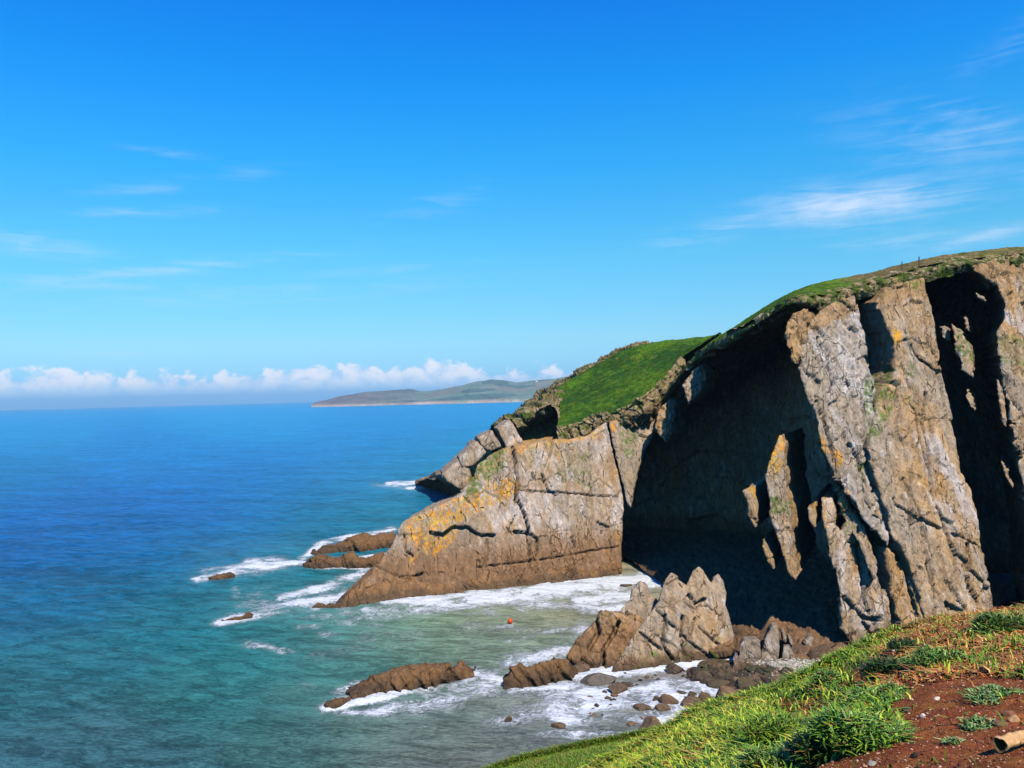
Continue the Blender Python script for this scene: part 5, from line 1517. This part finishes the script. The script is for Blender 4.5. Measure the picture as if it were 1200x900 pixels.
# stick lying on the bare earth
sp = [W(1170, 880, 4.9), W(1180, 875, 4.95), W(1196, 870, 5.0), W(1225, 866, 5.1), W(1265, 868, 5.2)]
sp = [ground_px(1172, 884) + np.array([0, 0, 0.05]), ground_px(1184, 880) + np.array([0, 0, 0.062]), ground_px(1200, 876) + np.array([0, 0, 0.066]), ground_px(1228, 872) + np.array([0, 0, 0.06]), ground_px(1262, 874) + np.array([0, 0, 0.05])]
M_STICK = mat_attr('bleached_wood', 20.0, 0.2, 0.006, 60.0, 0.8, 0.2)
ax = resample(np.array(sp), 26)
rad = np.interp(np.linspace(0, 1, 26), [0, 0.15, 1], [0.040, 0.036, 0.03])
rings = []
for k in range(26):
    d = ax[min(k + 1, 25)] - ax[max(k - 1, 0)]
    d /= np.linalg.norm(d)
    s1 = np.cross(d, ZUP); s1 /= np.linalg.norm(s1)
    s2 = np.cross(s1, d)
    an_ = np.linspace(0, 2 * math.pi, 21)
    rings.append(ax[k] + (np.cos(an_)[:, None] * s1 + np.sin(an_)[:, None] * s2) * rad[k] * (1 + 0.10 * math.sin(k * 1.3) + 0.12 * np.sin(an_ * 3 + k * 0.4)[:, None] + 0.06 * np.sin(an_ * 7 - k * 0.7)[:, None]))
Gs = np.array(rings)
stick = thing('driftwood', 'bleached tan piece of driftwood with a hollow dark end lying on the earth', 'driftwood', sp[0])
mesh_obj('bark', Gs.reshape(-1, 3), grid_faces(26, 21), M_STICK, stick, np.tile(lin(205, 160, 108), (26 * 21, 1)) * (0.9 + 0.2 * rng.uniform(0, 1, (26 * 21, 1))))
dv = (ax[1] - ax[0]) / np.linalg.norm(ax[1] - ax[0])
inner = np.array([ax[0] + (Gs[0] - ax[0]) * s + dv * t for s, t in ((1.0, 0.0), (0.72, 0.004), (0.68, 0.06), (0.3, 0.10), (0.0, 0.11))])
mesh_obj('hollow_end', inner.reshape(-1, 3), grid_faces(5, 21), M_STICK, stick, np.tile(lin(120, 86, 54), (105, 1)))

# stones on the bare earth
for k, (px, py, wpx, hpx, c, lb) in enumerate(((1160, 848, 13, 9, (176, 132, 92), 'tan angular stone on the earth, largest of the small heap'), (1172, 850, 16, 7, (120, 88, 62), 'brown flat stone beside the tan angular one'), (1188, 846, 12, 8, (186, 140, 96), 'orange-tan stone at the upper end of the small heap'), (1181, 838, 14, 7, (140, 92, 66), 'reddish stone topping the small heap'), (1141, 852, 9, 6, (196, 158, 130), 'pale pinkish stone lying apart from the heap'),
                                                (1099, 820, 8, 4, (214, 196, 170), 'flat white stone where the dry grass meets the earth'), (1082, 841, 6, 6, (220, 196, 176), 'curved white shell-like chip on the bare earth'), (1072, 889, 9, 7, (44, 38, 34), 'small black pebble low on the bare earth'), (1155, 788, 13, 8, (52, 42, 34), 'dark stone in the dry grass'), (934, 829, 12, 9, (112, 80, 60), 'brown stone by the red earth gap'), (1123, 867, 8, 4, (190, 140, 112), 'pinkish flake in the middle of the bare earth'),
                                                (1066, 833, 14, 4, (90, 70, 54), 'thin dark slate lying at the edge of the earth'), (1022, 895, 14, 6, (150, 140, 124), 'grey flake at the foot of the broad leafy cushion'))):
    p0 = ground_px(px, py)
    dist = np.linalg.norm(p0 - EYE)
    wd, ht = wpx * dist / FP, hpx * dist / FP
    V, F = stone_verts((wd / 2, wd * 0.4, ht * 0.55), 600 + k, 3, 0.95, 0.1)
    o = mesh_obj('stone', V + p0 + np.array([0, 0, ht * 0.25]), F, M_STONE, None, np.tile(lin(*c), (len(V), 1)))
    tag(o, lb, 'stone', 'stones on the bare earth')
N2 = 5200
p, sm, dm, qx, qy = ground_at(rng.uniform(i0, i1, N2 * 8), rng.uniform(0, NV - 1, N2 * 8))
k = (sm > 0.5) & (qx > 840) & (qx < 1260) & (qy < 960)
p = p[k][:N2]
szs = np.clip(rng.lognormal(-5.2, 0.5, len(p)), 0.002, 0.02)
base = np.array([lin(120, 62, 34), lin(150, 92, 60), lin(196, 150, 118), lin(84, 48, 30), lin(206, 180, 156)])
cls = base[rng.choice(5, len(p), p=[0.36, 0.28, 0.16, 0.14, 0.06])] * rng.uniform(0.75, 1.2, (len(p), 1))
joined_stones('gravel', p + np.array([0, 0, 0.002]), szs, cls, 9000, M_STONE, 'chips and crumbs of stone strewn over the earth')

# ------------------------------------------------------------------ air
if HAZE:
    V, F = box(0, 5000, -20, 60000, 60000, 420)
    hm = bpy.data.materials.new('sea_air')
    hm.use_nodes = True
    t = NT(hm.node_tree)
    t.n.clear()
    vp = t.new('ShaderNodeVolumePrincipled')
    vp.inputs['Color'].default_value = (0.45, 0.74, 1.0, 1)
    vp.inputs['Density'].default_value = 0.00004
    vp.inputs['Anisotropy'].default_value = 0.0
    mo = t.new('ShaderNodeOutputMaterial')
    t.l.new(vp.outputs[0], mo.inputs['Volume'])
    hz = mesh_obj('haze', V, F, hm, None, smooth=False)
    hz['kind'] = 'stuff'
    hz['label'] = 'thin sea haze over the bay'
